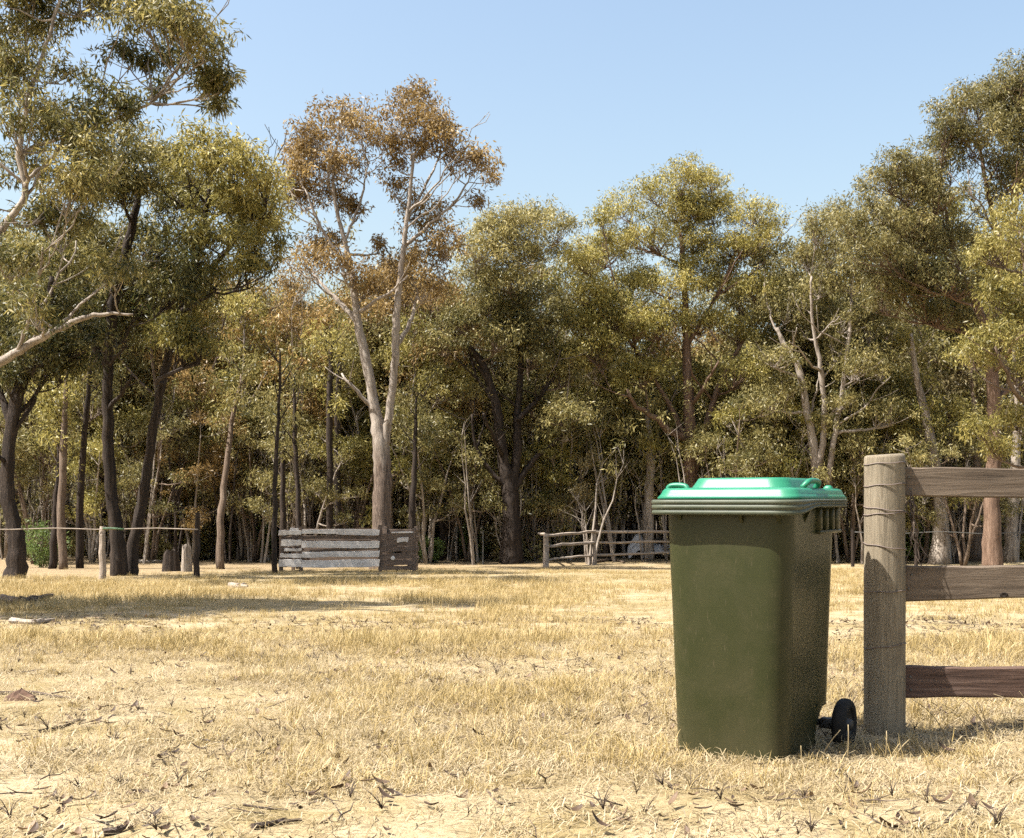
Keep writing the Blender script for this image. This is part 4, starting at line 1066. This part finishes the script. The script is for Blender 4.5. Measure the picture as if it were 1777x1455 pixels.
mb.rings([collar_ring(a, b_, c_, front_ext=0.022) for a, b_, c_ in prof], closed_top=False, closed_bottom=False)
obj('collar', mb.mesh('collar', True), M['rim'], tb)
for q, (x, y, ax) in enumerate([(-.17, -.305, 'y'), (0.07, -.315, 'y'), (.205, -.30, 'y'), (.255, -.12, 'x'), (-.255, -.12, 'x'), (-.255, .1, 'x')]):
    mb = MB(); s = -1 if ax == 'y' else math.copysign(1, x); t = .006
    L = .055 if ax == 'y' else .035
    if ax == 'y': tri = [(x, y + .03, .94), (x, y - L + .03, .94), (x, y + .03, .865)]
    else: tri = [(x - s * .02, y, .958), (x - s * .02 + s * L, y, .958), (x - s * .02, y, .885)]
    n0 = np.array([t, 0, 0]) if ax == 'y' else np.array([0, t, 0])
    tri = np.array(tri); V = np.vstack([tri - n0, tri + n0])
    mb.add(V, [np.array([[0, 1, 2], [5, 4, 3]]), np.array([[0, 3, 4, 1], [1, 4, 5, 2], [2, 5, 3, 0]])])
    obj('gusset', mb.mesh('gusset'), M['bin'], tb)
# slotted lifting brackets under the collar at the sides towards the back
for s in (-1, 1):
    for y in (.035, .115, .195, .262):
        mb = MB(); mb.box((s * .236, y, .918), (.045, .026 if y < .25 else .05, .10), bev=.005)
        obj('bracket_rib', mb.mesh('bracket_rib', True), M['bin'], tb)
    mb = MB(); mb.box((s * .236, .16, .863), (.047, .28, .014), bev=.004)
    obj('bracket_sill', mb.mesh('bracket_sill', True), M['bin'], tb)
# grip bar at the back
mb = MB(); mb.tube([(-.2, .385, .945), (0, .385, .945), (.2, .385, .945)], [.016] * 3, 12)
for x in (-.19, -.06, .06, .19): mb.box((x, .345, .945), (.02, .09, .03), bev=.004)
obj('grip_bar', mb.mesh('grip_bar', True), M['bin'], tb)
# lid
def lid_ring(w, d, r, z, cy=0.0, n=7):
    p = rrect(w, d, r, n); return np.c_[p[:, 0], p[:, 1] + cy, np.full(len(p), z)]
mb = MB()
mb.rings([lid_ring(w, d, r, z, c_) for w, d, r, z, c_ in [
    (.50, .64, .05, .984, .018), (.552, .675, .06, .988, .02), (.556, .68, .06, .994, .02), (.540, .664, .056, 1.002, .02), (.530, .655, .055, 1.010, .02), (.522, .646, .055, 1.021, .02), (.512, .634, .054, 1.027, .02), (.492, .61, .052, 1.030, .02), (.43, .55, .05, 1.031, .02)]])
lid = obj('lid', mb.mesh('lid', True), M['lid'], tb)
mb = MB()
mb.rings([lid_ring(w, d, r, z, c_) for w, d, r, z, c_ in [
    (.40, .44, .07, 1.026, .03), (.392, .43, .07, 1.034, .03), (.366, .403, .07, 1.058, .03), (.358, .395, .068, 1.0655, .03), (.345, .382, .06, 1.069, .03), (.22, .26, .05, 1.0705, .03)]])
obj('lid_dome', mb.mesh('lid_dome', True), M['lid'], lid)
mb = MB()                                            # raised grip loop on the right-hand rear of the dome
mb.tube(curve_pts([(.225, -.10, 1.030), (.243, -.085, 1.052), (.243, -.02, 1.058), (.243, .045, 1.052), (.225, .06, 1.030)], 16), [.011] * 16, 8)
obj('lid_grip', mb.mesh('lid_grip', True), M['lid'], lid)
mb = MB()
mb.tube(curve_pts([(-.235, -.27, 1.015), (-.232, -.265, 1.036), (-.20, -.262, 1.041), (-.165, -.265, 1.036), (-.155, -.27, 1.018)], 18), [.010] * 18, 8)
obj('lid_grip', mb.mesh('lid_grip', True), M['lid'], lid)
for x in (-.19, .19):
    mb = MB(); mb.box((x, .352, 1.02), (.035, .03, .05), bev=.008); obj('hinge', mb.mesh('hinge', True), M['lid'], lid)
# wheels and axle
for s in (-1, 1):
    mb = MB(); mb.box((s * .225, .25, .10), (.07, .045, .04), bev=.004); obj('axle_bracket', mb.mesh('axle_bracket', True), M['hub'], tb)
mb = MB(); mb.tube([(-.30, .255, .10), (0, .255, .10), (.30, .255, .10)], [.013] * 3, 10); obj('axle', mb.mesh('axle', True), M['hub'], tb)
for s in (-1, 1):
    k = 36; a = np.linspace(0, 2 * np.pi, k, endpoint=False)
    def wr(x, r): return np.c_[np.full(k, s * x), .255 + r * np.cos(a), .10 + r * np.sin(a)]
    x0 = .252
    pr = [(0, .062), (0, .078), (.006, .092), (.016, .100), (.030, .1015), (.044, .100), (.054, .092), (.058, .078), (.054, .064), (.046, .060)]
    rg = [wr(x0 + x, r) for x, r in pr]
    mb = MB(); mb.rings(rg[::s] if s < 0 else rg[::-1], closed_top=False, closed_bottom=False)
    w = obj('wheel', mb.mesh('tyre', True), M['rubber'], tb)
    mb = MB(); rg = [wr(x0 + x, r) for x, r in [(.008, .064), (.044, .064), (.046, .058), (.030, .052), (.030, .026), (.055, .024), (.062, .018)]]
    mb.rings(rg)
    obj('hub', mb.mesh('hub', True), M['hub'], w)

# ------------------------------------------------------------------ the brown post-and-rail fence
PX, PY = 1.571, 5.10
pz = gzf(PX, PY)
tf = thing('rail_fence', 'brown post and rail fence running off to the right of the bin', 'fence', (PX, PY, pz))
def round_post(x, h, r, seed):
    r2 = np.random.default_rng(seed); mb = MB(); k = 28; a = np.linspace(0, 2 * np.pi, k, endpoint=False)
    lob = 1 + .02 * np.sin(2 * a + 1) + .012 * np.sin(5 * a) + r2.normal(0, .004, k)
    rg = []
    zs = np.r_[-.25, np.linspace(0, h - .012, 30), h - .004, h]
    for q, z in enumerate(zs):
        rr = r * lob * (1.02 - .03 * z / h) * (1 + .006 * math.sin(z * 9 + seed)) - (.004 if q == len(zs) - 2 else 0) - (.012 if q == len(zs) - 1 else 0)
        tilt = np.where(q >= len(zs) - 3, .005 * np.cos(a - .4), 0)
        rg.append(np.c_[x + rr * np.cos(a), rr * np.sin(a), z + tilt])
    mb.rings(rg); return mb.mesh('post', True)
for q, x in enumerate((0, 2.7)):
    obj('post', round_post(x, 1.175, .0835, 3 + q), M['post'], tf)
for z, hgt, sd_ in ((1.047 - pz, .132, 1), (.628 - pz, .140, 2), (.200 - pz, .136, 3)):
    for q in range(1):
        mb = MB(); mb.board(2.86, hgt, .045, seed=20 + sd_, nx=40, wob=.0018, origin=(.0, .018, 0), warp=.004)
        obj('rail', mb.mesh('rail'), M['rail_red_shaded' if sd_ == 3 else 'rail'], tf, loc=(.0, 0, z))
for x, z in ((.50, .575), (1.3, 1.06), (1.05, .22)):
    a = np.linspace(0, 2 * np.pi, 12, endpoint=False); mb = MB()
    mb.rings([np.c_[r_ * 1.5 * np.cos(a), np.full(12, y_), r_ * np.sin(a)] for y_, r_ in ((.0, .012), (-.0015, .012), (-.0025, .009), (-.001, .005))])
    obj('knot', mb.mesh('knot', True), M['bark_dark'], tf, loc=(x, .018 - .0225, z - pz))
for z in (1.07, 1.02, .66, .60, .23, .175):
    a = np.linspace(0, 2 * np.pi, 10, endpoint=False); mb = MB()
    mb.rings([np.c_[r_ * np.cos(a), np.full(10, y_), r_ * np.sin(a)] for y_, r_ in ((.002, .005), (-.002, .005), (-.003, .003))])
    obj('nail', mb.mesh('nail', True), M['steel'], tf, loc=(.105 + .006 * math.sin(z * 40), .018 - .0225, z - pz))
for z, tl, gap in ((1.135, .004, .0845), (1.045, .006, .0845), (.945, -.010, .0845), (.925, .006, .0845), (.79, -.012, .085), (.60, .004, .085), (.37, .014, .085)):
    a = np.linspace(0, 2 * np.pi, 40); mb = MB()
    pts = np.c_[gap * 1.012 * np.cos(a), gap * 1.012 * np.sin(a), z + tl * np.cos(a + .5) + .002 * np.sin(5 * a)]
    mb.tube(pts, [.0022] * 40, 5, cap=False)
    obj('wire_tie', mb.mesh('wire_tie', True), M['wire'], tf)

# dry vine tangled in the corner under the top rail
r2 = np.random.default_rng(33); mb = MB()
for k in range(7):
    c5 = np.cumsum(np.r_[[[PX + .10, PY - .03, .99 + r2.uniform(-.03, .03)]], np.c_[r2.normal(.003, .016, 9), r2.normal(0, .010, 9), r2.normal(-.034, .014, 9)]], 0)
    mb.tube(curve_pts(c5, 24), np.linspace(.0035, .0012, 24), 5)
tag(obj('dry_vine', mb.mesh('dry_vine', True), M['stick']), 'tangle of dark dry vine hanging beside the fence post', 'vine')

# ------------------------------------------------------------------ the grey timber pen
PYN = 33.5
def px2x(px, Y): return (px - CX) * Y / FPX
def py2z(py, Y): return CAMZ - (py - HY) * Y / FPX
xL, xM1, xM2, xR = (px2x(v, PYN) for v in (484, 522, 658, 720))
g0 = gzf((xL + xR) / 2, PYN)
tp = thing('timber_pen', 'small pen of whitened split boards with a dark end', 'pen', ((xL + xR) / 2, PYN, g0))
ox, oz = (xL + xR) / 2, g0
def pl(x0, x1, y0, y1, dy, m, seed, wob=.006, th=.035, warp=0.0, tilt=0.0):
    z0, z1 = py2z(y1, PYN) - oz, py2z(y0, PYN) - oz
    mb = MB(); mb.board(x1 - x0, z1 - z0, th, seed=seed, nx=14, wob=wob, ax=(1, 0, tilt), endcut=.02)
    obj('plank', mb.mesh('plank'), m, tp, loc=(x0 - ox, dy, (z0 + z1) / 2))
GW, BR = M['grey_wood'], M['brown_wood']
for q, (a, b_) in enumerate([(921, 929), (937, 948), (952, 957), (961, 968), (971, 984)]): pl(xL + (.0, .06, .15, .03, 0)[q], xM1 + .02, a, b_, (-.03, 0, .01, 0, -.02)[q], GW, 40 + q, tilt=(.01, .02, 0, -.01, 0)[q])
pl(xL + .3, xM1 + .01, 917, 922, .03, GW, 46)
for q, (a, b_, d_) in enumerate([(919, 928, -.03), (939, 951, -.03), (958, 968, -.02), (972, 985, -.04)]): pl(xM1 + .03, xM2 + .01, a, b_, d_, GW, 50 + q, tilt=(0, -.004, .012, .004)[q])
pl(xM1 + .25, xM2, 953, 957, .04, BR, 56, tilt=.02)
pl(xM1 + .03, xM2, 930, 936, .05, BR, 57)
for q, (a, b_) in enumerate([(926, 936), (937, 947), (948, 958), (960, 970), (972, 981), (982, 990)]): pl(xM2 + .05, xR, a, b_, 0.02 + .01 * (q % 2), BR, 60 + q, wob=.008)
pl(xM2 + .35, xR - .05, 923, 925.5, -.02, GW, 67)
pl(xM2 + .5, xR - .18, 933, 941, -.02, GW, 68, th=.02)
# side and back boards give the pen its depth
for q, z in enumerate((.25, .55, .85, 1.05)):
    for x in (xL + .03, xR - .03):
        mb = MB(); mb.board(1.7, .14, .035, seed=70 + q, nx=8, ax=(0, 1, 0)); obj('plank', mb.mesh('plank'), BR, tp, loc=(x - ox, .05, z))
    mb = MB(); mb.board(xR - xL - .1, .14, .035, seed=80 + q, nx=10); obj('plank', mb.mesh('plank'), BR, tp, loc=(xL + .05 - ox, 1.72, z))
for x, y, h in ((xM1, .045, 1.22), (xM2 + .02, .06, 1.27), (xR - .03, .06, 1.18), (xL + .05, .06, 1.12), (xL + .1, 1.68, 1.2), (xM2, 1.68, 1.2), (xR - .1, 1.68, 1.2)):
    mb = MB(); mb.board(h + .25, .10, .10, seed=abs(int(x * 50)), nx=8, ax=(0, 0, 1), az=(1, 0, 0), wob=.004)
    obj('post', mb.mesh('post'), M['brown_wood'], tp, loc=(x - ox, y, -.25))
mb = MB(); a = np.linspace(0, 2 * np.pi, 14, endpoint=False)
mb.rings([np.c_[r_ * np.cos(a), np.full(14, y), r_ * np.sin(a)] for y, r_ in ((.0, .05), (-.02, .06), (-.04, .055), (-.045, .03))])
obj('pale_knob', mb.mesh('pale_knob', True), M['white_sheet'], tp, loc=(px2x(682, PYN) - ox, 0.0, py2z(969, PYN) - oz))

# ------------------------------------------------------------------ low rail fence in the middle distance
pp = [(926, 46.5, 1.02), (947, 40.2, 1.12), (1031, 41.8, 1.22), (1168, 43.5, 1.12), (1290, 45, 1.12)]
fx = [(px2x(a, y), y, gzf(px2x(a, y), y), h) for a, y, h in pp]
tl_ = thing('paddock_fence', 'low grey split-rail fence between the dark forked gum and the bin', 'fence', (fx[1][0], fx[1][1], fx[1][2]))
o0 = np.array(fx[1][:3])
for q, (x, y, z, h) in enumerate(fx):
    mb = MB(); r2 = np.random.default_rng(q)
    mb.tube(np.array([[0, 0, -.2], [.01, 0, h * .5], [0, .01, h]]), np.array([.10, .09, .08]) * (1.05 if q == 1 else .8), 8, rough=.08, rng=r2)
    obj('post', mb.mesh('post'), M['grey_post'], tl_, loc=np.array([x, y, z]) - o0)
for q in range(len(fx) - 1):
    a, b_ = np.array(fx[q][:3]), np.array(fx[q + 1][:3])
    for zi, f in enumerate((.93, .62, .26) if q else (.95,)):
        p0 = a + [0, -.06, fx[q][3] * f]; p1 = b_ + [0, -.06, fx[q + 1][3] * f]
        if q == 1 and zi == 2: p0 = p0 + [0, 0, -.05]
        mid = (p0 + p1) / 2; d = p1 - p0; r2 = np.random.default_rng(30 + q * 3 + zi)
        mb = MB(); c5 = np.array([p0 + d * t + [0, 0, r2.normal(0, .012)] for t in np.linspace(-.02, 1.02, 7)]) - mid
        mb.tube(c5, np.full(7, .048 if zi < 2 else .04), 7, rough=.1, rng=r2)
        obj('rail', mb.mesh('rail'), M['grey_post'], tl_, loc=mid - o0)

# thin picket, wire fence and posts
def stake(px, Y, top_py, r_, m, label, name, cat, seed, lean=0.0):
    X = px2x(px, Y); Z = gzf(X, Y); h = py2z(top_py, Y) - Z
    r2 = np.random.default_rng(seed); mb = MB()
    zz = np.linspace(-.2, h, 9)
    mb.tube(np.c_[lean * zz + r2.normal(0, r_ * .12, 9), r2.normal(0, r_ * .12, 9), zz], r_ * np.linspace(1.15, .85, 9), 9, rough=.08, rng=r2)
    o = obj(name, mb.mesh(name), M[m], loc=(X, Y, Z)); return tag(o, label, cat)
stake(838, 42, 921, .028, 'steel', 'thin upright picket left of the dark forked gum', 'fence_picket', 'picket', 1)
stake(341, 27.2, 890, .065, 'bark_dark', 'charred dark post standing alone in the grass', 'charred_post', 'post', 2, .012)
tw = thing('wire_fence', 'old fence with a grey post and one pale strand at far left', 'fence', (px2x(178, 26), 26, gzf(px2x(178, 26), 26)))
z0 = gzf(px2x(178, 26), 26); hp = py2z(914, 26) - z0
mb = MB(); r2 = np.random.default_rng(4); zz = np.linspace(-.2, hp, 8)
mb.tube(np.c_[r2.normal(0, .006, 8), r2.normal(0, .006, 8), zz], np.linspace(.075, .06, 8), 9, rough=.09, rng=r2); obj('post', mb.mesh('post'), M['grey_post'], tw)
mb = MB(); mb.tube(np.c_[np.linspace(px2x(-120, 26), px2x(345, 26), 14) - px2x(178, 26), np.full(14, -.07), hp - .05 + .015 * np.sin(np.arange(14) * 1.3)], np.full(14, .011), 6)
obj('wire', mb.mesh('wire', True), M['grey_post'], tw)
mb = MB(); xs_ = np.linspace(.03, .48, 6); mb.tube(np.c_[xs_, np.full(6, -.07), hp - .05 + .01 * np.sin(xs_ * 9)], np.full(6, .024), 8); obj('green_sleeve', mb.mesh('green_sleeve', True), M['green_paint'], tw)
mb = MB(); zz = np.linspace(-.2, hp, 8); mb.tube(np.c_[np.full(8, px2x(-120, 26) - px2x(178, 26)), np.zeros(8), zz], np.linspace(.075, .06, 8), 9); obj('post', mb.mesh('post'), M['grey_post'], tw)
# barbed strand at the right, seen between the brown rails
Yw = 40.0; tw2 = thing('strand_fence', 'single dark wire strand stretched among trunks behind the brown rails', 'fence', (px2x(1590, Yw), Yw, gzf(px2x(1590, Yw), Yw)))
zb = gzf(px2x(1590, Yw), Yw)
mb = MB(); xs_ = np.linspace(px2x(1480, Yw), px2x(1900, Yw), 24) - px2x(1590, Yw); mb.tube(np.c_[xs_, np.zeros(24), py2z(925, Yw) - zb + .03 * np.sin(xs_ * 2)], np.full(24, .016), 5); obj('wire', mb.mesh('wire', True), M['steel'], tw2)
for a_ in (1480, 1590, 1900):
    mb = MB(); x = px2x(a_, Yw) - px2x(1590, Yw); gzz = gzf(px2x(a_, Yw), Yw) - zb
    mb.tube([(x, .02, gzz - .2), (x + .01, .02, gzz + .6), (x, .02, gzz + 1.25)], [.06, .055, .05], 8); obj('post', mb.mesh('post'), M['bark_dark'], tw2)

# stumps, fallen timber, scrap
def stump(px, Y, h, r_, m, label, seed):
    X = px2x(px, Y); Z = gzf(X, Y); r2 = np.random.default_rng(seed); k = 18; a = np.linspace(0, 2 * np.pi, k, endpoint=False)
    lob = 1 + .12 * np.sin(3 * a + seed) + r2.normal(0, .04, k); rg = []
    for z in np.linspace(-.15, 1, 9): rg.append(np.c_[r_ * lob * (1.25 - .3 * max(0, z)) * np.cos(a), r_ * lob * (1.25 - .3 * max(0, z)) * np.sin(a), h * z * (1 + (r2.uniform(-.15, .15, k) if z > .95 else np.zeros(k)))])
    for s_, dz in ((.7, -.03), (.3, -.06)): rg.append(np.c_[rg[8][:, 0] * s_, rg[8][:, 1] * s_, np.full(k, h + dz)])
    mb = MB(); mb.rings(rg); tag(obj('stump', mb.mesh('stump'), M[m], loc=(X, Y, Z)), label, 'stump')
stump(323, 33, .66, .12, 'bark_pale', 'pale grey stump beside the charred post', 1)
stump(297, 33.6, .55, .20, 'bark_dark', 'black hollow stump left of the pale grey stump', 2)
def log(pts_px, r_, m, label, name='fallen_branch', cat='branch', k=8, lift=0.0):
    rows = []
    for a, b_ in pts_px:
        Y = 1697.0 / (b_ - 942.45); X = px2x(a, Y)
        for _ in range(3):
            Y = FPX * (CAMZ - gzf(X, Y)) / (b_ - HY); X = px2x(a, Y)
        rows.append([X, Y, gzf(X, Y) + r_ * .8 + lift])
    rows = np.array(rows); base = rows[0].copy(); cp = curve_pts(rows - base, 4 * len(rows)); r2 = np.random.default_rng(int(pts_px[0][0] * 3 + pts_px[0][1]))
    mb = MB(); mb.tube(cp, r_ * np.linspace(1.1, .45, len(cp)), k, rough=.1, rng=r2)
    q = cp[len(cp) // 2]; L = np.linalg.norm(cp[-1] - cp[0])
    for s in (1, -1):
        e = q + np.array([s * L * .10 + .04 * L, s * L * .13, r_ * .6]); mb.tube(bezier(q, (q + e) / 2 + [0, 0, r_], e, 5), r_ * np.linspace(.5, .15, 5), 5)
    return tag(obj(name, mb.mesh(name), M[m], loc=base), label, cat)
log([(236, 976), (262, 978), (300, 975)], .06, 'bark_pale', 'pale fallen limb lying behind the leaning black trunk')
log([(400, 1020), (430, 1022)], .05, 'bark_pale', 'short pale log lying in the shaded grass')
log([(2, 1046), (40, 1050), (90, 1042)], .06, 'bark_brown', 'brown fallen limb in the grass at far left')
log([(20, 1082), (60, 1084), (95, 1080)], .03, 'bark_pale', 'pale stick in the shaded grass near the left edge')
log([(1020, 979), (1060, 976), (1085, 978)], .05, 'bark_brown', 'fallen limb on the earth under the low rail fence')
log([(-10, 1206), (55, 1204), (100, 1212), (138, 1215)], .010, 'stick', 'long dark stick lying beside the brown rock', 'stick', 'stick', 6)
log([(70, 1272), (108, 1264), (128, 1254), (150, 1252)], .009, 'stick', 'crooked stick below the brown rock', 'stick', 'stick', 6)
log([(196, 1192), (214, 1198), (224, 1204)], .008, 'stick', 'short bent stick right of the brown rock', 'stick', 'stick', 6)
log([(438, 1440), (478, 1432), (524, 1427)], .009, 'stick', 'thick dark stick in the near left foreground', 'stick', 'stick', 6)
log([(180, 1451), (205, 1446), (222, 1440)], .012, 'stick', 'stubby dark stick at the bottom left edge', 'stick', 'stick', 6)
log([(422, 1399), (460, 1404), (500, 1407)], .004, 'stick', 'thin twig just above the thick dark stick', 'stick', 'stick', 6)
log([(845, 1373), (866, 1396), (905, 1394)], .004, 'stick', 'bent twig in the middle of the near foreground', 'stick', 'stick', 6)
log([(905, 1290), (925, 1305), (940, 1300)], .005, 'stick', 'small twig left of the foot of the bin', 'stick', 'stick', 6)
log([(1680, 1268), (1712, 1255), (1728, 1262)], .010, 'stick', 'dark curved stick under the lowest brown rail', 'stick', 'stick', 6)
log([(1640, 1430), (1670, 1400), (1700, 1372)], .004, 'stick', 'thin slanting twig in the bottom right foreground', 'stick', 'stick', 6)
log([(1496, 1383), (1520, 1385), (1530, 1396)], .005, 'stick', 'short twig on the earth below the fence post', 'stick', 'stick', 6)
# brown rock
X, Y = px2x(36, 6.2), 6.2; r2 = np.random.default_rng(9); k = 12; a = np.linspace(0, 2 * np.pi, k, endpoint=False); mb = MB()
lob = 1 + r2.normal(0, .12, k)
mb.rings([np.c_[.085 * s_ * lob * np.cos(a), .055 * s_ * lob * np.sin(a), z + r2.normal(0, .004, k)] for s_, z in ((1, -.02), (1.02, .0), (.85, .02), (.5, .042), (.15, .055))])
tag(obj('rock', mb.mesh('rock'), M['rock'], loc=(X, Y, gzf(X, Y))), 'brown peaked rock in the grass near the left edge', 'rock')
# crumpled white sheets behind the low rail fence
for q, (px_, Y, w, h, lab) in enumerate([(1110, 44.5, .9, .75, 'crumpled white sheet left of two behind the low rail fence'), (1143, 44.8, 1.3, .55, 'long white sheet lying behind the fence close to the bin')]):
    X = px2x(px_, Y); r2 = np.random.default_rng(90 + q); u = np.linspace(-1, 1, 13); UX, UY = np.meshgrid(u, u)
    hh_ = h * np.clip(1 - (UX ** 2 + UY ** 2) * .55, 0, 1) * (.5 + .8 * vnoise(UX * 3 + q * 7, UY * 3, 55)) + .02
    mb = MB(); ii = np.arange(12)[:, None] * 13 + np.arange(12)[None]
    mb.add(np.stack([UX * w / 2, UY * w / 2, hh_], -1).reshape(-1, 3), np.stack([ii, ii + 1, ii + 14, ii + 13], -1).reshape(-1, 4))
    o = tag(obj('white_sheet', mb.mesh('white_sheet'), M['white_sheet'], loc=(X, Y, gzf(X, Y) + .02)), lab, 'sheet')
    sm = o.modifiers.new('thickness', 'SOLIDIFY'); sm.thickness = .015

# stiff bleached stalks round the foot of the bin and the fence
rng = np.random.default_rng(17); mb = MB()
def stalk(px, py, L, lean, r_=.0026):
    Y = 1697.0 / (py - 942.45); X = px2x(px, Y)
    if in_bin(np.array([X]), np.array([Y]))[0]: return
    z = gzf(X, Y); a = rng.uniform(-.4, .4)
    e = np.array([lean * L, a * L * .5, L]); m_ = np.array([lean * L * .3, a * .1, L * .6])
    mb.tube(np.array([X, Y, z - .01]) + bezier(np.zeros(3), m_, e, 5), r_ * np.linspace(1.2, .7, 5), 5)
for px_, py_, L, ln in [(1213, 1306, .075, .15), (1245, 1310, .11, .05), (1268, 1310, .04, -.2), (1275, 1314, .06, .3), (1288, 1316, .07, .5), (1312, 1318, .10, .7), (1372, 1318, .04, -.6), (1378, 1316, .11, -.05), (1392, 1322, .075, -.05), (1402, 1318, .05, .4), (1420, 1316, .12, .6), (1455, 1312, .07, -.8), (1466, 1314, .07, .1), (1470, 1313, .03, .5), (1517, 1316, .06, -.2), (1535, 1318, .11, .0), (1542, 1316, .06, .6), (1550, 1320, .08, .7), (1470, 1318, .14, -.02)]:
    stalk(px_, py_, L * 1.1, ln)
for q in range(60):
    px_ = rng.uniform(1150, 1770); stalk(px_, rng.uniform(1300, 1325), rng.uniform(.02, .06), rng.normal(0, .5), .0016)
for q in range(16):                                   # taller dry stems in front of the bottom rail
    X = rng.uniform(1.80, 2.3); Y = rng.uniform(4.92, 5.05); z = gzf(X, Y); L = rng.uniform(.10, .24); ln = rng.normal(-.5, .5)
    e = np.array([ln * L, rng.normal(0, .2) * L, L]); mb.tube(np.array([X, Y, z - .01]) + bezier(np.zeros(3), np.array([e[0] * .2, e[1] * .3, L * .65]), e, 6), .0022 * np.linspace(1.2, .5, 6), 5)
tag(obj('dry_grass', mb.mesh('stalks', True, True), M['straw']), 'bleached stalks of grass round the bin and fence post', 'grass', kind='stuff')
